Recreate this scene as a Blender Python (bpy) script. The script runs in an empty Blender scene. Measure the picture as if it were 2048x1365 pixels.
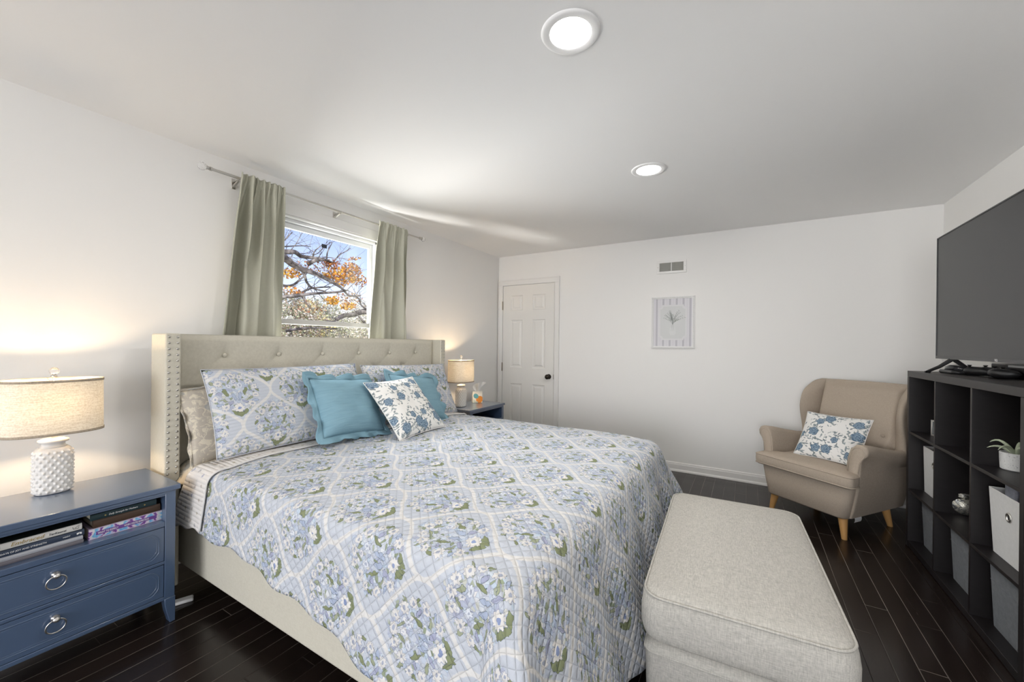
import bpy, bmesh, math, random
import numpy as np
from mathutils import Matrix, Vector, Euler
PI = math.pi
SC = bpy.context.scene
COL = SC.collection
rad = math.radians

# ------------------------------------------------------------------ camera
cam_d = bpy.data.cameras.new('camera')
cam = bpy.data.objects.new('camera', cam_d)
COL.objects.link(cam)
cam_d.sensor_width = 36.0
cam_d.sensor_fit = 'HORIZONTAL'
cam_d.lens = 795.0 * 36.0 / 2048.0
cam_d.shift_y = 6.8 / 2048.0
cam_d.clip_start = 0.02
cam_d.clip_end = 300
cam.matrix_world = (Matrix.Translation((2.84, -4.423, 1.294)) @ Matrix.Rotation(rad(30.72), 4, 'Z')
                    @ Matrix.Rotation(rad(90), 4, 'X') @ Matrix.Rotation(rad(0.66), 4, 'Z'))
SC.camera = cam

# ------------------------------------------------------------------ world, sun, added fill lamps, exposure
VS = SC.view_settings
VS.view_transform = 'Standard'
VS.look = 'None'
VS.exposure = 0.35
VS.gamma = 1.0
VS.use_curve_mapping = False
w = bpy.data.worlds.new('sky')
SC.world = w
w.use_nodes = True
wn = w.node_tree
bg = wn.nodes['Background']
sky = wn.nodes.new('ShaderNodeTexSky')
sky.sky_type = 'NISHITA'
sky.sun_disc = False
sky.sun_elevation = rad(38)
sky.sun_rotation = rad(120)
sky.air_density = 1.0
sky.dust_density = 0.6
sky.ozone_density = 1.5
tint = wn.nodes.new('ShaderNodeMix')
tint.data_type = 'RGBA'
tint.blend_type = 'MULTIPLY'
tint.inputs[0].default_value = 1.0
tint.inputs[7].default_value = (1.12, 0.93, 1.06, 1)
wn.links.new(sky.outputs[0], tint.inputs[6])
wn.links.new(tint.outputs[2], bg.inputs[0])
bg.inputs[1].default_value = 0.15

def light(name, kind, loc, energy, color=(1, 1, 1), rot=(0, 0, 0), size=0.1, size_y=None, parent=None, **kw):
    d = bpy.data.lights.new(name, kind)
    d.energy = energy
    d.color = color
    if kind == 'AREA':
        d.shape = kw.get('shape', 'RECTANGLE')
        d.size = size
        if size_y:
            d.size_y = size_y
        if 'spread' in kw:
            d.spread = kw['spread']
    elif kind == 'SUN':
        d.angle = size
    else:
        d.shadow_soft_size = size
    o = bpy.data.objects.new(name, d)
    COL.objects.link(o)
    o.location = loc
    o.rotation_euler = rot
    if parent:
        o.parent = parent
    return o

light('sun', 'SUN', (8, -6, 9), 3.2, (1.0, 0.95, 0.86), Vector((-0.62, 0.30, -0.55)).to_track_quat('-Z', 'Y').to_euler(), 0.01)
# fill lamp added in the opening of the made-up window behind the camera
light('rear_fill', 'AREA', (2.2, -8.43, 1.25), 118, (0.97, 0.98, 1.0), (rad(90), 0, 0), 3.0, 1.6)
light('low_fill', 'AREA', (-4.0, -3.4, 0.55), 560, (1.0, 0.985, 0.95), (0, rad(-94), 0), 1.4, 4.4)  # lamp added outside, out of view, to brighten the ceiling
light('sill_fill', 'AREA', (-0.75, -2.44, 0.95), 8, (0.92, 0.96, 1.0), (0, rad(-125), 0), 1.0, 0.9)  # small lamp added under the sight line, lifts the ceiling near the window
light('reflected_sunlight', 'AREA', (-2.1, -7.1, -1.8), 520, (1.0, 0.98, 0.95), Vector((2.1, 4.7, 3.6)).to_track_quat('-Z', 'Y').to_euler(), 0.9, 0.6)
light('high_fill', 'AREA', (-1.6, -2.44, 3.5), 150, (0.93, 0.965, 1.0), Vector((3.6, 0.2, -2.4)).to_track_quat('-Z', 'Y').to_euler(), 1.6, 1.6)  # lamp added above the view, brightens the chair and ottoman side
LAMP_W = 6.5
DOWN_W = 9.5

# ------------------------------------------------------------------ node helpers
def sr(r, g, b):
    f = lambda c: (c / 255 / 12.92) if c / 255 <= 0.04045 else ((c / 255 + 0.055) / 1.055) ** 2.4
    return (f(r), f(g), f(b), 1.0)

class NT:
    """tiny expression builder for shader nodes"""
    def __init__(s, mat):
        mat.use_nodes = True
        s.nt = mat.node_tree
        s.n = s.nt.nodes
        s.L = s.nt.links
        s.bsdf = s.n['Principled BSDF']
        s.out = s.n['Material Output']
    def node(s, t, **kw):
        x = s.n.new(t)
        for k, v in kw.items():
            setattr(x, k, v)
        return x
    def put(s, sock, v):
        if isinstance(v, E):
            s.L.new(v.s, sock)
        elif isinstance(v, bpy.types.NodeSocket):
            s.L.new(v, sock)
        else:
            sock.default_value = v
    def m(s, op, a, b=0.0, c=None, clamp=False):
        x = s.n.new('ShaderNodeMath')
        x.operation = op
        x.use_clamp = clamp
        s.put(x.inputs[0], a)
        s.put(x.inputs[1], b)
        if c is not None:
            s.put(x.inputs[2], c)
        return E(s, x.outputs[0])
    def coord(s, which='Object'):
        if which == 'UV':
            t = s.n.new('ShaderNodeUVMap')
            v = t.outputs[0]
        else:
            v = s.n.new('ShaderNodeTexCoord').outputs[which]
        return v
    def xyz(s, v):
        x = s.n.new('ShaderNodeSeparateXYZ')
        s.L.new(v, x.inputs[0])
        return [E(s, o) for o in x.outputs]
    def vec(s, x, y, z=0.0):
        c = s.n.new('ShaderNodeCombineXYZ')
        for i, v in enumerate((x, y, z)):
            s.put(c.inputs[i], v)
        return c.outputs[0]
    def noise(s, v, scale, detail=3, rough=0.5, dist=0.0):
        x = s.n.new('ShaderNodeTexNoise')
        s.L.new(v, x.inputs['Vector'])
        x.inputs['Scale'].default_value = scale
        x.inputs['Detail'].default_value = detail
        x.inputs['Roughness'].default_value = rough
        x.inputs['Distortion'].default_value = dist
        return E(s, x.outputs[0])
    def voro(s, v, scale, feature='F1', rnd=1.0, dims='2D'):
        x = s.n.new('ShaderNodeTexVoronoi')
        x.voronoi_dimensions = dims
        x.feature = feature
        s.L.new(v, x.inputs['Vector'])
        x.inputs['Scale'].default_value = scale
        x.inputs['Randomness'].default_value = rnd
        return x
    def mix(s, f, a, b):
        x = s.n.new('ShaderNodeMix')
        x.data_type = 'RGBA'
        s.put(x.inputs[0], f)
        s.put(x.inputs[6], a)
        s.put(x.inputs[7], b)
        return x.outputs[2]
    def ramp(s, v, stops):
        x = s.n.new('ShaderNodeValToRGB')
        s.put(x.inputs[0], v)
        while len(x.color_ramp.elements) < len(stops):
            x.color_ramp.elements.new(0.5)
        for e, (p, c) in zip(x.color_ramp.elements, stops):
            e.position = p
            e.color = c
        return x.outputs[0]
    def bump(s, h, strength=0.3, dist=0.002):
        x = s.n.new('ShaderNodeBump')
        x.inputs['Strength'].default_value = strength
        x.inputs['Distance'].default_value = dist
        s.put(x.inputs['Height'], h)
        s.L.new(x.outputs[0], s.bsdf.inputs['Normal'])
    def step(s, edge, v, w):
        """0 below edge, 1 above edge+w"""
        return s.m('DIVIDE', s.m('SUBTRACT', v, edge), w, clamp=True)

class E:
    def __init__(s, t, sock):
        s.t, s.s = t, sock
    def __add__(a, b): return a.t.m('ADD', a, b)
    __radd__ = __add__
    def __sub__(a, b): return a.t.m('SUBTRACT', a, b)
    def __rsub__(a, b): return a.t.m('SUBTRACT', b, a)
    def __mul__(a, b): return a.t.m('MULTIPLY', a, b)
    __rmul__ = __mul__
    def __truediv__(a, b): return a.t.m('DIVIDE', a, b)
    def abs(a): return a.t.m('ABSOLUTE', a)
    def cos(a): return a.t.m('COSINE', a)
    def sin(a): return a.t.m('SINE', a)
    def sqrt(a): return a.t.m('SQRT', a)
    def lt(a, b): return a.t.m('LESS_THAN', a, b)
    def gt(a, b): return a.t.m('GREATER_THAN', a, b)
    def mx(a, b): return a.t.m('MAXIMUM', a, b)
    def mn(a, b): return a.t.m('MINIMUM', a, b)
    def rnd(a): return a.t.m('ROUND', a)
    def fl(a): return a.t.m('FLOOR', a)
    def fr(a): return a.t.m('FRACT', a)

def mat(name, color, rough=0.5, spec=0.5, metal=0.0, **kw):
    m = bpy.data.materials.new(name)
    t = NT(m)
    b = t.bsdf
    b.inputs['Base Color'].default_value = color
    b.inputs['Roughness'].default_value = rough
    b.inputs['Specular IOR Level'].default_value = spec
    b.inputs['Metallic'].default_value = metal
    for k, v in kw.items():
        b.inputs[k].default_value = v
    return m

def fabric(name, col, col2=None, scale=700, rough=0.9, weave=0.35, bump=0.25, slub=0.0):
    """woven cloth: two crossed stretched noises"""
    m = mat(name, col, rough, 0.15)
    t = NT(m)
    v = t.coord('Object')
    mp = []
    for sx, sy, sz in ((1, 0.12, 0.12), (0.12, 1, 1)):
        k = t.node('ShaderNodeMapping')
        k.inputs['Scale'].default_value = (sx, sy, sz)
        t.L.new(v, k.inputs[0])
        mp.append(t.noise(k.outputs[0], scale, 2, 0.6))
    s = (mp[0] + mp[1]) * 0.5
    c2 = col2 or tuple(c * (1 - weave) for c in col[:3]) + (1,)
    f = t.m('MULTIPLY', t.m('SUBTRACT', s, 0.36), 3.4, clamp=True)
    base = t.mix(f, c2, col)
    t.L.new(base, t.bsdf.inputs['Base Color'])
    t.bump(s, bump, 0.001)
    return m

# ------------------------------------------------------------------ materials
M = {}
def wallpaint(name, col):
    m = mat(name, col, 0.75, 0.25)
    t = NT(m)
    t.bump(t.noise(t.coord(), 260, 3), 0.03, 0.001)
    return m
M['wall'] = wallpaint('wall_paint', (0.87, 0.86, 0.84, 1))
M['ceiling'] = wallpaint('ceiling_paint', (0.94, 0.935, 0.925, 1))
M['trim'] = mat('white_trim_paint', (0.83, 0.82, 0.80, 1), 0.35, 0.5)
M['door'] = mat('door_paint', (0.80, 0.79, 0.76, 1), 0.4, 0.45)
M['rail'] = mat('backlit_vinyl', (0.40, 0.395, 0.395, 1), 0.45, 0.4)  # lower sash: its backlit shade is put into the colour
M['vinyl'] = mat('window_vinyl', (0.82, 0.83, 0.84, 1), 0.4, 0.4)

def floor_mat():
    m = mat('dark_hardwood', (0.012, 0.009, 0.008, 1), 0.25, 0.38)
    t = NT(m)
    v = t.coord()
    x, y, z = t.xyz(v)
    k = (x - 3.705) / 0.0867
    row = k.fl()
    h = ((row * 12.9898).sin() * 43758.5453).fr()
    yy = y / 1.1 + h * 7.3
    brd = yy.fl()
    h2 = (((row * 7.13 + brd * 3.71).sin()) * 9173.31).fr()
    fx = k.fr()
    dx = fx.mn(1.0 - fx) * 0.0867
    fy = yy.fr()
    dy = fy.mn(1.0 - fy) * 1.1
    gap = dx.mn(dy)
    line = gap.lt(0.0014)
    worn = t.step(0.42, t.noise(t.vec(x * 1.0, y * 0.35, row * 0.37), 3.0, 3), 0.22)
    g = t.node('ShaderNodeMapping')
    g.inputs['Scale'].default_value = (40, 1.6, 1)
    t.L.new(v, g.inputs[0])
    grain = t.noise(g.outputs[0], 2.5, 5, 0.6, 0.6)
    c = t.mix(grain, (0.006, 0.0045, 0.004, 1), (0.021, 0.014, 0.0115, 1))
    c = t.mix(h2 * 0.45, c, (0.022, 0.014, 0.011, 1))
    c = t.mix(line * worn * (h2 * 0.6 + 0.4), c, (0.34, 0.30, 0.26, 1))
    t.L.new(c, t.bsdf.inputs['Base Color'])
    t.L.new((grain * 0.10 + h2 * 0.06 + 0.15).s, t.bsdf.inputs['Roughness'])
    t.bump(t.step(0.0, gap, 0.003) + grain * 0.06, 0.35, 0.0015)
    return m
M['floor'] = floor_mat()

# bed
M['linen'] = fabric('beige_linen', (0.62, 0.59, 0.50, 1), (0.54, 0.51, 0.425, 1), 520, 0.85)
M['nail'] = mat('nickel_nailhead', (0.52, 0.50, 0.47, 1), 0.28, 0.5, 1.0)
M['black_plastic'] = mat('black_plastic', (0.012, 0.012, 0.013, 1), 0.4)
M['mattress'] = fabric('mattress_ticking', (0.36, 0.31, 0.24, 1), None, 300, 0.9, 0.1)

# the quilt print: an ogee trellis of cream ribbon with a posy in every cell; uv in metres
def quilt_mat(name, W=0.35, H=0.42, off=(0.0, 0.0), stitch='diamond', base=(0.505, 0.54, 0.60, 1)):
    m = mat(name, base, 0.92, 0.12)
    t = NT(m)
    uv = t.coord('UV')
    u0, v0, _ = t.xyz(uv)
    wob = t.noise(uv, 9, 2)
    wob2 = t.noise(uv, 13, 2)
    u = u0 - off[0] + (wob - 0.5) * 0.022
    v = v0 - off[1] + (wob2 - 0.5) * 0.022
    ua = u - (u / W).rnd() * W
    va = v - (v / H).rnd() * H
    env = ((va * (2 * PI / H)).cos() + 1.0) * (W / 4)
    r1 = ua.abs() - env
    ub = u + W / 2
    vb = v + H / 2
    ub = ub - (ub / W).rnd() * W
    vb = vb - (vb / H).rnd() * H
    ins = r1.lt(0.0)
    p = ub + (ua - ub) * ins
    q = vb + (va - vb) * ins
    # ribbon: distance to the curve, corrected by its slope
    sl = ((va * (2 * PI / H)).sin() * (W / 4 * 2 * PI / H)).abs()
    rd = r1.abs() / ((sl * sl + 1.0).sqrt())
    brush = t.noise(t.vec(u0 * 60, v0 * 16), 3.0, 3)
    rib = 1.0 - t.step(0.0062, rd + (brush - 0.5) * 0.007, 0.003)
    c = t.mix(t.noise(uv, 5, 2) * 0.55, base, (base[0] * 1.16, base[1] * 1.12, base[2] * 1.08, 1))
    c = t.mix(rib * 0.75, c, (0.74, 0.715, 0.675, 1))
    # posy
    jx = (t.noise(uv, 48, 2) - 0.5) * 0.024
    jy = (t.noise(uv, 43, 2) - 0.5) * 0.024
    P = p.abs() + jx
    Q = q + jy
    P = P * 1.05
    Q = Q * 1.05
    e = ((p * p) / (0.122 ** 2) + (Q * Q) / (0.145 ** 2)).sqrt()
    inside = 1.0 - t.step(0.86, e + (t.noise(uv, 30, 2) - 0.5) * 0.55, 0.08)
    vo = t.voro(uv, 78)
    vcol = t.xyz(vo.outputs['Color'])
    vd = t.voro(uv, 78, 'DISTANCE_TO_EDGE')
    edge = E(t, vd.outputs['Distance'])
    pet = t.ramp(vcol[0], [(0.0, (0.60, 0.64, 0.70, 1)), (0.30, (0.45, 0.51, 0.62, 1)), (0.45, (0.40, 0.42, 0.54, 1)),
                           (0.60, (0.50, 0.60, 0.70, 1)), (0.78, (0.74, 0.72, 0.70, 1)), (0.9, (0.25, 0.30, 0.17, 1))])
    c = t.mix(inside * (vcol[1].gt(0.25)) * 0.85, c, pet)
    ink = edge.lt(0.055) * inside * vcol[2].gt(0.30)
    c = t.mix(ink * 0.50, c, (0.17, 0.20, 0.31, 1))
    def leaf(cx, cy, ang, L, Wd, col, cc):
        dx, dy = P - cx, Q - cy
        ca, sa = math.cos(ang), math.sin(ang)
        a = dx * ca + dy * sa
        b = (dy * ca - dx * sa).abs()
        k = (1.0 - (a * a) / (L * L)) * Wd - b
        cc = t.mix(k.gt(-0.0012), cc, (0.10, 0.13, 0.15, 1))
        return t.mix(k.gt(0.0), cc, col)
    def flower(cx, cy, R, n, cc, col=(0.68, 0.665, 0.645, 1), eye=(0.37, 0.40, 0.49, 1)):
        dx, dy = P - cx, Q - cy
        d = (dx * dx + dy * dy).sqrt()
        th = t.m('ARCTAN2', dy, dx)
        pr = ((th * n).cos().abs() * 0.34 + 0.70) * R
        k = pr - d
        cc = t.mix(k.gt(-0.0013) * 0.8, cc, (0.17, 0.19, 0.29, 1))
        cc = t.mix(k.gt(0.0), cc, col)
        return t.mix(d.lt(R * 0.33), cc, eye)
    green, green2 = (0.24, 0.27, 0.155, 1), (0.33, 0.36, 0.25, 1)
    pale, lav = (0.40, 0.46, 0.59, 1), (0.37, 0.39, 0.52, 1)
    c = leaf(0.050, 0.004, 1.15, 0.027, 0.0070, green, c)
    c = leaf(0.064, -0.044, 0.4, 0.020, 0.0060, green2, c)
    c = leaf(0.020, 0.074, 2.1, 0.018, 0.0050, green2, c)
    c = leaf(0.112, 0.008, 1.9, 0.014, 0.0060, green, c)
    c = leaf(0.100, 0.066, 0.9, 0.012, 0.0055, green2, c)
    c = leaf(0.021, -0.122, 0.80, 0.026, 0.0100, green, c)
    c = leaf(0.006, -0.126, 1.50, 0.020, 0.0100, green, c)
    c = leaf(0.016, -0.022, 1.35, 0.026, 0.0080, pale, c)
    c = leaf(0.036, -0.060, 2.4, 0.020, 0.0075, lav, c)
    c = leaf(0.076, 0.004, 2.6, 0.015, 0.0060, lav, c)
    c = leaf(0.086, -0.064, 0.2, 0.016, 0.0065, pale, c)
    c = flower(0.0, 0.104, 0.019, 4, c)
    c = flower(0.040, 0.096, 0.017, 4, c)
    c = flower(0.074, 0.064, 0.020, 4, c)
    c = flower(0.100, 0.030, 0.016, 4, c)
    c = flower(0.098, -0.026, 0.018, 4, c)
    c = flower(0.066, -0.084, 0.019, 4, c)
    c = flower(0.030, 0.040, 0.014, 3, c, (0.66, 0.69, 0.74, 1))
    c = flower(0.0, 0.066, 0.011, 3, c, (0.70, 0.70, 0.72, 1))
    c = flower(0.0, -0.092, 0.026, 5, c, (0.74, 0.72, 0.69, 1), (0.28, 0.34, 0.53, 1))
    t.L.new(c, t.bsdf.inputs['Base Color'])
    if stitch == 'diamond':
        a1 = ((u0 + v0) * (PI / 0.042)).sin().abs()
        a2 = ((u0 - v0) * (PI / 0.042)).sin().abs()
        h = a1.mn(a2)
        h = t.m('POWER', h, 0.5)
        t.bump(h + t.noise(uv, 90, 3) * 0.35, 0.75, 0.006)
    else:
        a1 = ((v0 + (wob - 0.5) * 0.01) * (PI / 0.018)).sin().abs()
        t.bump(a1 + t.noise(uv, 60, 2) * 0.5, 0.5, 0.004)
    return m
M['quilt'] = quilt_mat('quilt_print', off=(0.28, -1.80))
M['sham'] = quilt_mat('sham_print', 0.345, 0.38, (0.29, 0.145), 'rows')

def sprig_mat():
    m = mat('sprig_print_reverse', (0.74, 0.70, 0.66, 1), 0.92, 0.1)
    t = NT(m)
    uv = t.coord('UV')
    v = t.voro(uv, 17, 'F1', 0.35)
    d = E(t, v.outputs['Distance'])
    rc = t.xyz(v.outputs['Color'])
    n = t.noise(uv, 90, 2)
    spot = (d + (n - 0.5) * 0.45).lt(0.13)
    col = t.ramp(rc[0], [(0.0, (0.33, 0.36, 0.52, 1)), (0.5, (0.42, 0.38, 0.25, 1)), (1.0, (0.48, 0.42, 0.40, 1))])
    c = t.mix(spot * 0.8, (0.73, 0.70, 0.67, 1), col)
    t.L.new(c, t.bsdf.inputs['Base Color'])
    u, w_, _ = t.xyz(uv)
    t.bump((w_ * (PI / 0.02)).sin().abs() + t.noise(uv, 50, 3), 0.6, 0.005)
    return m
M['sprig'] = sprig_mat()

def sheet_mat():
    m = mat('sheet_print', (0.66, 0.58, 0.44, 1), 0.9, 0.1)
    t = NT(m)
    uv = t.coord('UV')
    v = t.voro(uv, 13, 'F1', 0.9)
    d = E(t, v.outputs['Distance'])
    n = t.noise(uv, 45, 3)
    spot = (d + (n - 0.5) * 0.9).lt(0.26)
    c = t.mix(spot * 0.85, (0.66, 0.60, 0.50, 1), (0.27, 0.28, 0.31, 1))
    c = t.mix(((d + (n - 0.5) * 1.2).lt(0.42)) * 0.35, c, (0.40, 0.35, 0.20, 1))
    t.L.new(c, t.bsdf.inputs['Base Color'])
    return m
M['sheet'] = sheet_mat()

def lace_mat():
    m = mat('beige_lace_print', (0.58, 0.52, 0.43, 1), 0.9, 0.1)
    t = NT(m)
    uv = t.coord('UV')
    n = t.noise(uv, 28, 4, 0.6, 1.5)
    f = t.step(0.50, n, 0.05)
    c = t.mix(f, (0.52, 0.47, 0.40, 1), (0.70, 0.64, 0.52, 1))
    f2 = t.step(0.60, t.noise(uv, 11, 3, 0.5, 1.0), 0.04)
    c = t.mix(f2 * 0.6, c, (0.36, 0.38, 0.40, 1))
    t.L.new(c, t.bsdf.inputs['Base Color'])
    t.bump(n, 0.5, 0.004)
    return m
M['lace'] = lace_mat()

def rose_mat():
    m = mat('blue_rose_print', (0.80, 0.79, 0.76, 1), 0.9, 0.12)
    t = NT(m)
    uv = t.coord('UV')
    u, v, _ = t.xyz(uv)
    j1 = (t.noise(uv, 50, 2) - 0.5) * 0.015
    j2 = (t.noise(uv, 47, 2) - 0.5) * 0.015
    vv = t.vec(u + j1, v + j2)
    c = t.mix(0.0, (0.80, 0.79, 0.76, 1), (0.8, 0.8, 0.8, 1))
    # grey leaves: stretched cells in three directions
    near = E(t, t.voro(uv, 8.2, 'F1', 0.75).outputs['Distance']).lt(0.60)
    for scl, L, Wd, thr in ((23, 0.019, 0.0058, 0.30), (27, 0.016, 0.0050, 0.25), (33, 0.013, 0.0042, 0.35), (19, 0.021, 0.0012, 0.45)):
        x = t.voro(vv, scl)
        r = t.xyz(x.outputs['Color'])
        df = t.node('ShaderNodeVectorMath', operation='SUBTRACT')
        t.L.new(vv, df.inputs[0])
        t.L.new(x.outputs['Position'], df.inputs[1])
        lx, ly, _ = t.xyz(df.outputs[0])
        an = r[0] * 6.283
        ca, sa = an.cos(), an.sin()
        a_ = lx * ca + ly * sa
        b_ = (ly * ca - lx * sa).abs()
        k = (1.0 - (a_ * a_) / (L * L)) * Wd - b_
        rib_ = b_.lt(0.0005)
        lc = t.mix(rib_ * 0.7, t.mix(r[1], (0.12, 0.155, 0.165, 1), (0.30, 0.355, 0.37, 1)), (0.50, 0.53, 0.53, 1))
        c = t.mix(k.gt(0.0) * r[2].gt(thr) * near * 0.92, c, lc)
    # roses
    x = t.voro(uv, 8.2, 'F1', 0.75)
    rc = t.xyz(x.outputs['Color'])
    pos = t.node('ShaderNodeVectorMath', operation='SUBTRACT')
    t.L.new(vv, pos.inputs[0])
    sc = t.node('ShaderNodeVectorMath', operation='SCALE')
    t.L.new(x.outputs['Position'], sc.inputs[0])
    sc.inputs['Scale'].default_value = 1.0
    t.L.new(sc.outputs[0], pos.inputs[1])
    dx, dy, _ = t.xyz(pos.outputs[0])
    d = (dx * dx + dy * dy).sqrt()
    th = t.m('ARCTAN2', dy, dx)
    R = ((th * 2.5 + rc[0] * 6.0).cos().abs() * 0.25 + 0.8) * (rc[1] * 0.020 + 0.022)
    k = R - d
    ring = ((d + (t.noise(uv, 75, 2) - 0.5) * 0.016) * 560.0 + (th * 2.5 + d * 220.0).cos() * 1.8).sin()
    tone = t.m('MULTIPLY_ADD', ring, 0.5, 0.5)
    rose = t.mix(tone, (0.085, 0.14, 0.21, 1), (0.30, 0.39, 0.47, 1))
    c = t.mix(k.gt(-0.002), c, (0.10, 0.14, 0.18, 1))
    c = t.mix(k.gt(0.0), c, rose)
    t.L.new(c, t.bsdf.inputs['Base Color'])
    t.bump(t.noise(uv, 260, 2), 0.3, 0.001)
    return m
M['rose'] = rose_mat()

def muslin_mat():
    m = mat('blue_muslin', (0.20, 0.35, 0.43, 1), 0.92, 0.1)
    t = NT(m)
    uv = t.coord('UV')
    mp = t.node('ShaderNodeMapping')
    mp.inputs['Scale'].default_value = (7, 95, 1)
    t.L.new(uv, mp.inputs[0])
    n = t.noise(mp.outputs[0], 1.0, 3, 0.6, 0.8)
    c = t.mix(n, (0.175, 0.315, 0.39, 1), (0.26, 0.42, 0.50, 1))
    t.L.new(c, t.bsdf.inputs['Base Color'])
    t.bump(n, 0.5, 0.006)
    return m
M['muslin'] = muslin_mat()

def curtain_mat():
    m = fabric('sage_curtain_cloth', (0.50, 0.495, 0.405, 1), (0.46, 0.455, 0.37, 1), 600, 0.52, 0.1, 0.1)
    return m
M['curtain'] = curtain_mat()
M['metal'] = mat('brushed_nickel', (0.60, 0.58, 0.55, 1), 0.3, 0.5, 1.0)
M['crystal'] = mat('crystal', (1, 1, 1, 1), 0.03, 0.5)
M['crystal'].node_tree.nodes['Principled BSDF'].inputs['Transmission Weight'].default_value = 0.85
M['bronze'] = mat('dark_bronze', (0.05, 0.04, 0.033, 1), 0.35, 0.5, 0.8)
M['hinge'] = mat('aged_hinge_metal', (0.33, 0.29, 0.24, 1), 0.4, 0.5, 0.8)

def painted(name, col, rough):
    m = mat(name, col, rough, 0.5)
    t = NT(m)
    t.bump(t.noise(t.coord(), 90, 3), 0.02, 0.001)
    return m
M['blue'] = painted('slate_blue_lacquer', (0.060, 0.098, 0.175, 1), 0.30)
M['blue'].node_tree.nodes['Principled BSDF'].inputs['Coat Weight'].default_value = 1.0
M['blue'].node_tree.nodes['Principled BSDF'].inputs['Coat Roughness'].default_value = 0.2
M['blue'].node_tree.nodes['Principled BSDF'].inputs['Coat IOR'].default_value = 1.75
M['ceramic'] = mat('white_glazed_ceramic', (0.74, 0.72, 0.69, 1), 0.22, 0.5)

def shade_mat():
    m = bpy.data.materials.new('linen_lampshade')
    t = NT(m)
    v = t.coord()
    n = t.noise(v, 160, 3, 0.6)
    k = t.node('ShaderNodeMapping')
    k.inputs['Scale'].default_value = (0.25, 0.25, 6)
    t.L.new(v, k.inputs[0])
    n2 = t.noise(k.outputs[0], 90, 2)
    f = (n + n2) * 0.5
    col = t.mix(t.step(0.38, f, 0.2), (0.60, 0.53, 0.42, 1), (0.80, 0.75, 0.65, 1))
    df = t.node('ShaderNodeBsdfDiffuse')
    tr = t.node('ShaderNodeBsdfTranslucent')
    t.L.new(col, df.inputs[0])
    t.L.new(col, tr.inputs[0])
    mx = t.node('ShaderNodeMixShader')
    mx.inputs[0].default_value = 0.055
    t.L.new(df.outputs[0], mx.inputs[1])
    t.L.new(tr.outputs[0], mx.inputs[2])
    t.L.new(mx.outputs[0], t.out.inputs[0])
    return m
M['shade'] = shade_mat()
M['shade_trim'] = fabric('shade_trim_tape', (0.50, 0.42, 0.32, 1), None, 500)

M['taupe'] = fabric('taupe_wool', (0.47, 0.40, 0.325, 1), (0.40, 0.335, 0.27, 1), 600, 0.92, 0.2, 0.2)
M['oat'] = fabric('oatmeal_weave', (0.57, 0.55, 0.50, 1), (0.37, 0.355, 0.325, 1), 420, 0.9, 0.3, 0.4)
M['beech'] = mat('oiled_beech', (0.56, 0.31, 0.11, 1), 0.4)

def espresso():
    m = mat('espresso_woodgrain', (0.02, 0.016, 0.017, 1), 0.42, 0.5)
    t = NT(m)
    v = t.coord()
    k = t.node('ShaderNodeMapping')
    k.inputs['Scale'].default_value = (6, 1.2, 30)
    t.L.new(v, k.inputs[0])
    n = t.noise(k.outputs[0], 3, 4, 0.6, 0.5)
    t.L.new(t.mix(n, (0.005, 0.004, 0.004, 1), (0.014, 0.011, 0.012, 1)), t.bsdf.inputs['Base Color'])
    t.bump(n, 0.1, 0.001)
    return m
M['espresso'] = espresso()
M['screen'] = mat('tv_screen_glass', (0.020, 0.021, 0.023, 1), 0.32, 0.6)
M['bezel'] = mat('tv_bezel', (0.05, 0.05, 0.053, 1), 0.38, 0.5)
M['white_fabric'] = fabric('white_bin_fabric', (0.72, 0.72, 0.71, 1), None, 500, 0.9, 0.08, 0.1)
M['grey_fabric'] = fabric('grey_bin_fabric', (0.21, 0.22, 0.235, 1), (0.16, 0.17, 0.185, 1), 420, 0.92, 0.2, 0.2)
M['grey_towel'] = fabric('grey_plush', (0.30, 0.31, 0.36, 1), None, 200, 0.95, 0.3, 0.5)
M['speckle'] = mat('speckled_white_pot', (0.68, 0.68, 0.67, 1), 0.6)
def speck():
    t = NT(M['speckle'])
    n = t.noise(t.coord(), 210, 2)
    t.L.new(t.mix(t.step(0.66, n, 0.03), (0.70, 0.70, 0.69, 1), (0.2, 0.2, 0.2, 1)), t.bsdf.inputs['Base Color'])
speck()
M['plant'] = mat('pale_succulent', (0.45, 0.50, 0.36, 1), 0.5)
def mercury():
    m = mat('silver_crackle_glass', (0.62, 0.60, 0.54, 1), 0.25, 0.5, 0.75)
    t = NT(m)
    n = t.noise(t.coord(), 34, 3, 0.6, 2.0)
    t.L.new(t.mix(t.step(0.45, n, 0.1), (0.70, 0.68, 0.60, 1), (0.22, 0.23, 0.24, 1)), t.bsdf.inputs['Base Color'])
    t.bump(n, 0.6, 0.006)
    return m
M['mercury'] = mercury()
M['white'] = mat('plain_white', (0.80, 0.80, 0.79, 1), 0.5)
M['paper'] = mat('book_paper', (0.66, 0.61, 0.52, 1), 0.85)
M['grille'] = mat('vent_grille_grey', (0.46, 0.455, 0.42, 1), 0.5)
M['gold'] = mat('gold_foil', (0.45, 0.33, 0.12, 1), 0.4, 0.5, 0.5)
M['ink'] = mat('dark_ink', (0.03, 0.035, 0.05, 1), 0.6)
def lens_mat():
    m = mat('downlight_lens', (0.9, 0.9, 0.9, 1), 0.4)
    b = m.node_tree.nodes['Principled BSDF']
    b.inputs['Emission Color'].default_value = (1.0, 0.98, 0.95, 1)
    b.inputs['Emission Strength'].default_value = 6.0
    return m
M['lens'] = lens_mat()
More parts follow.
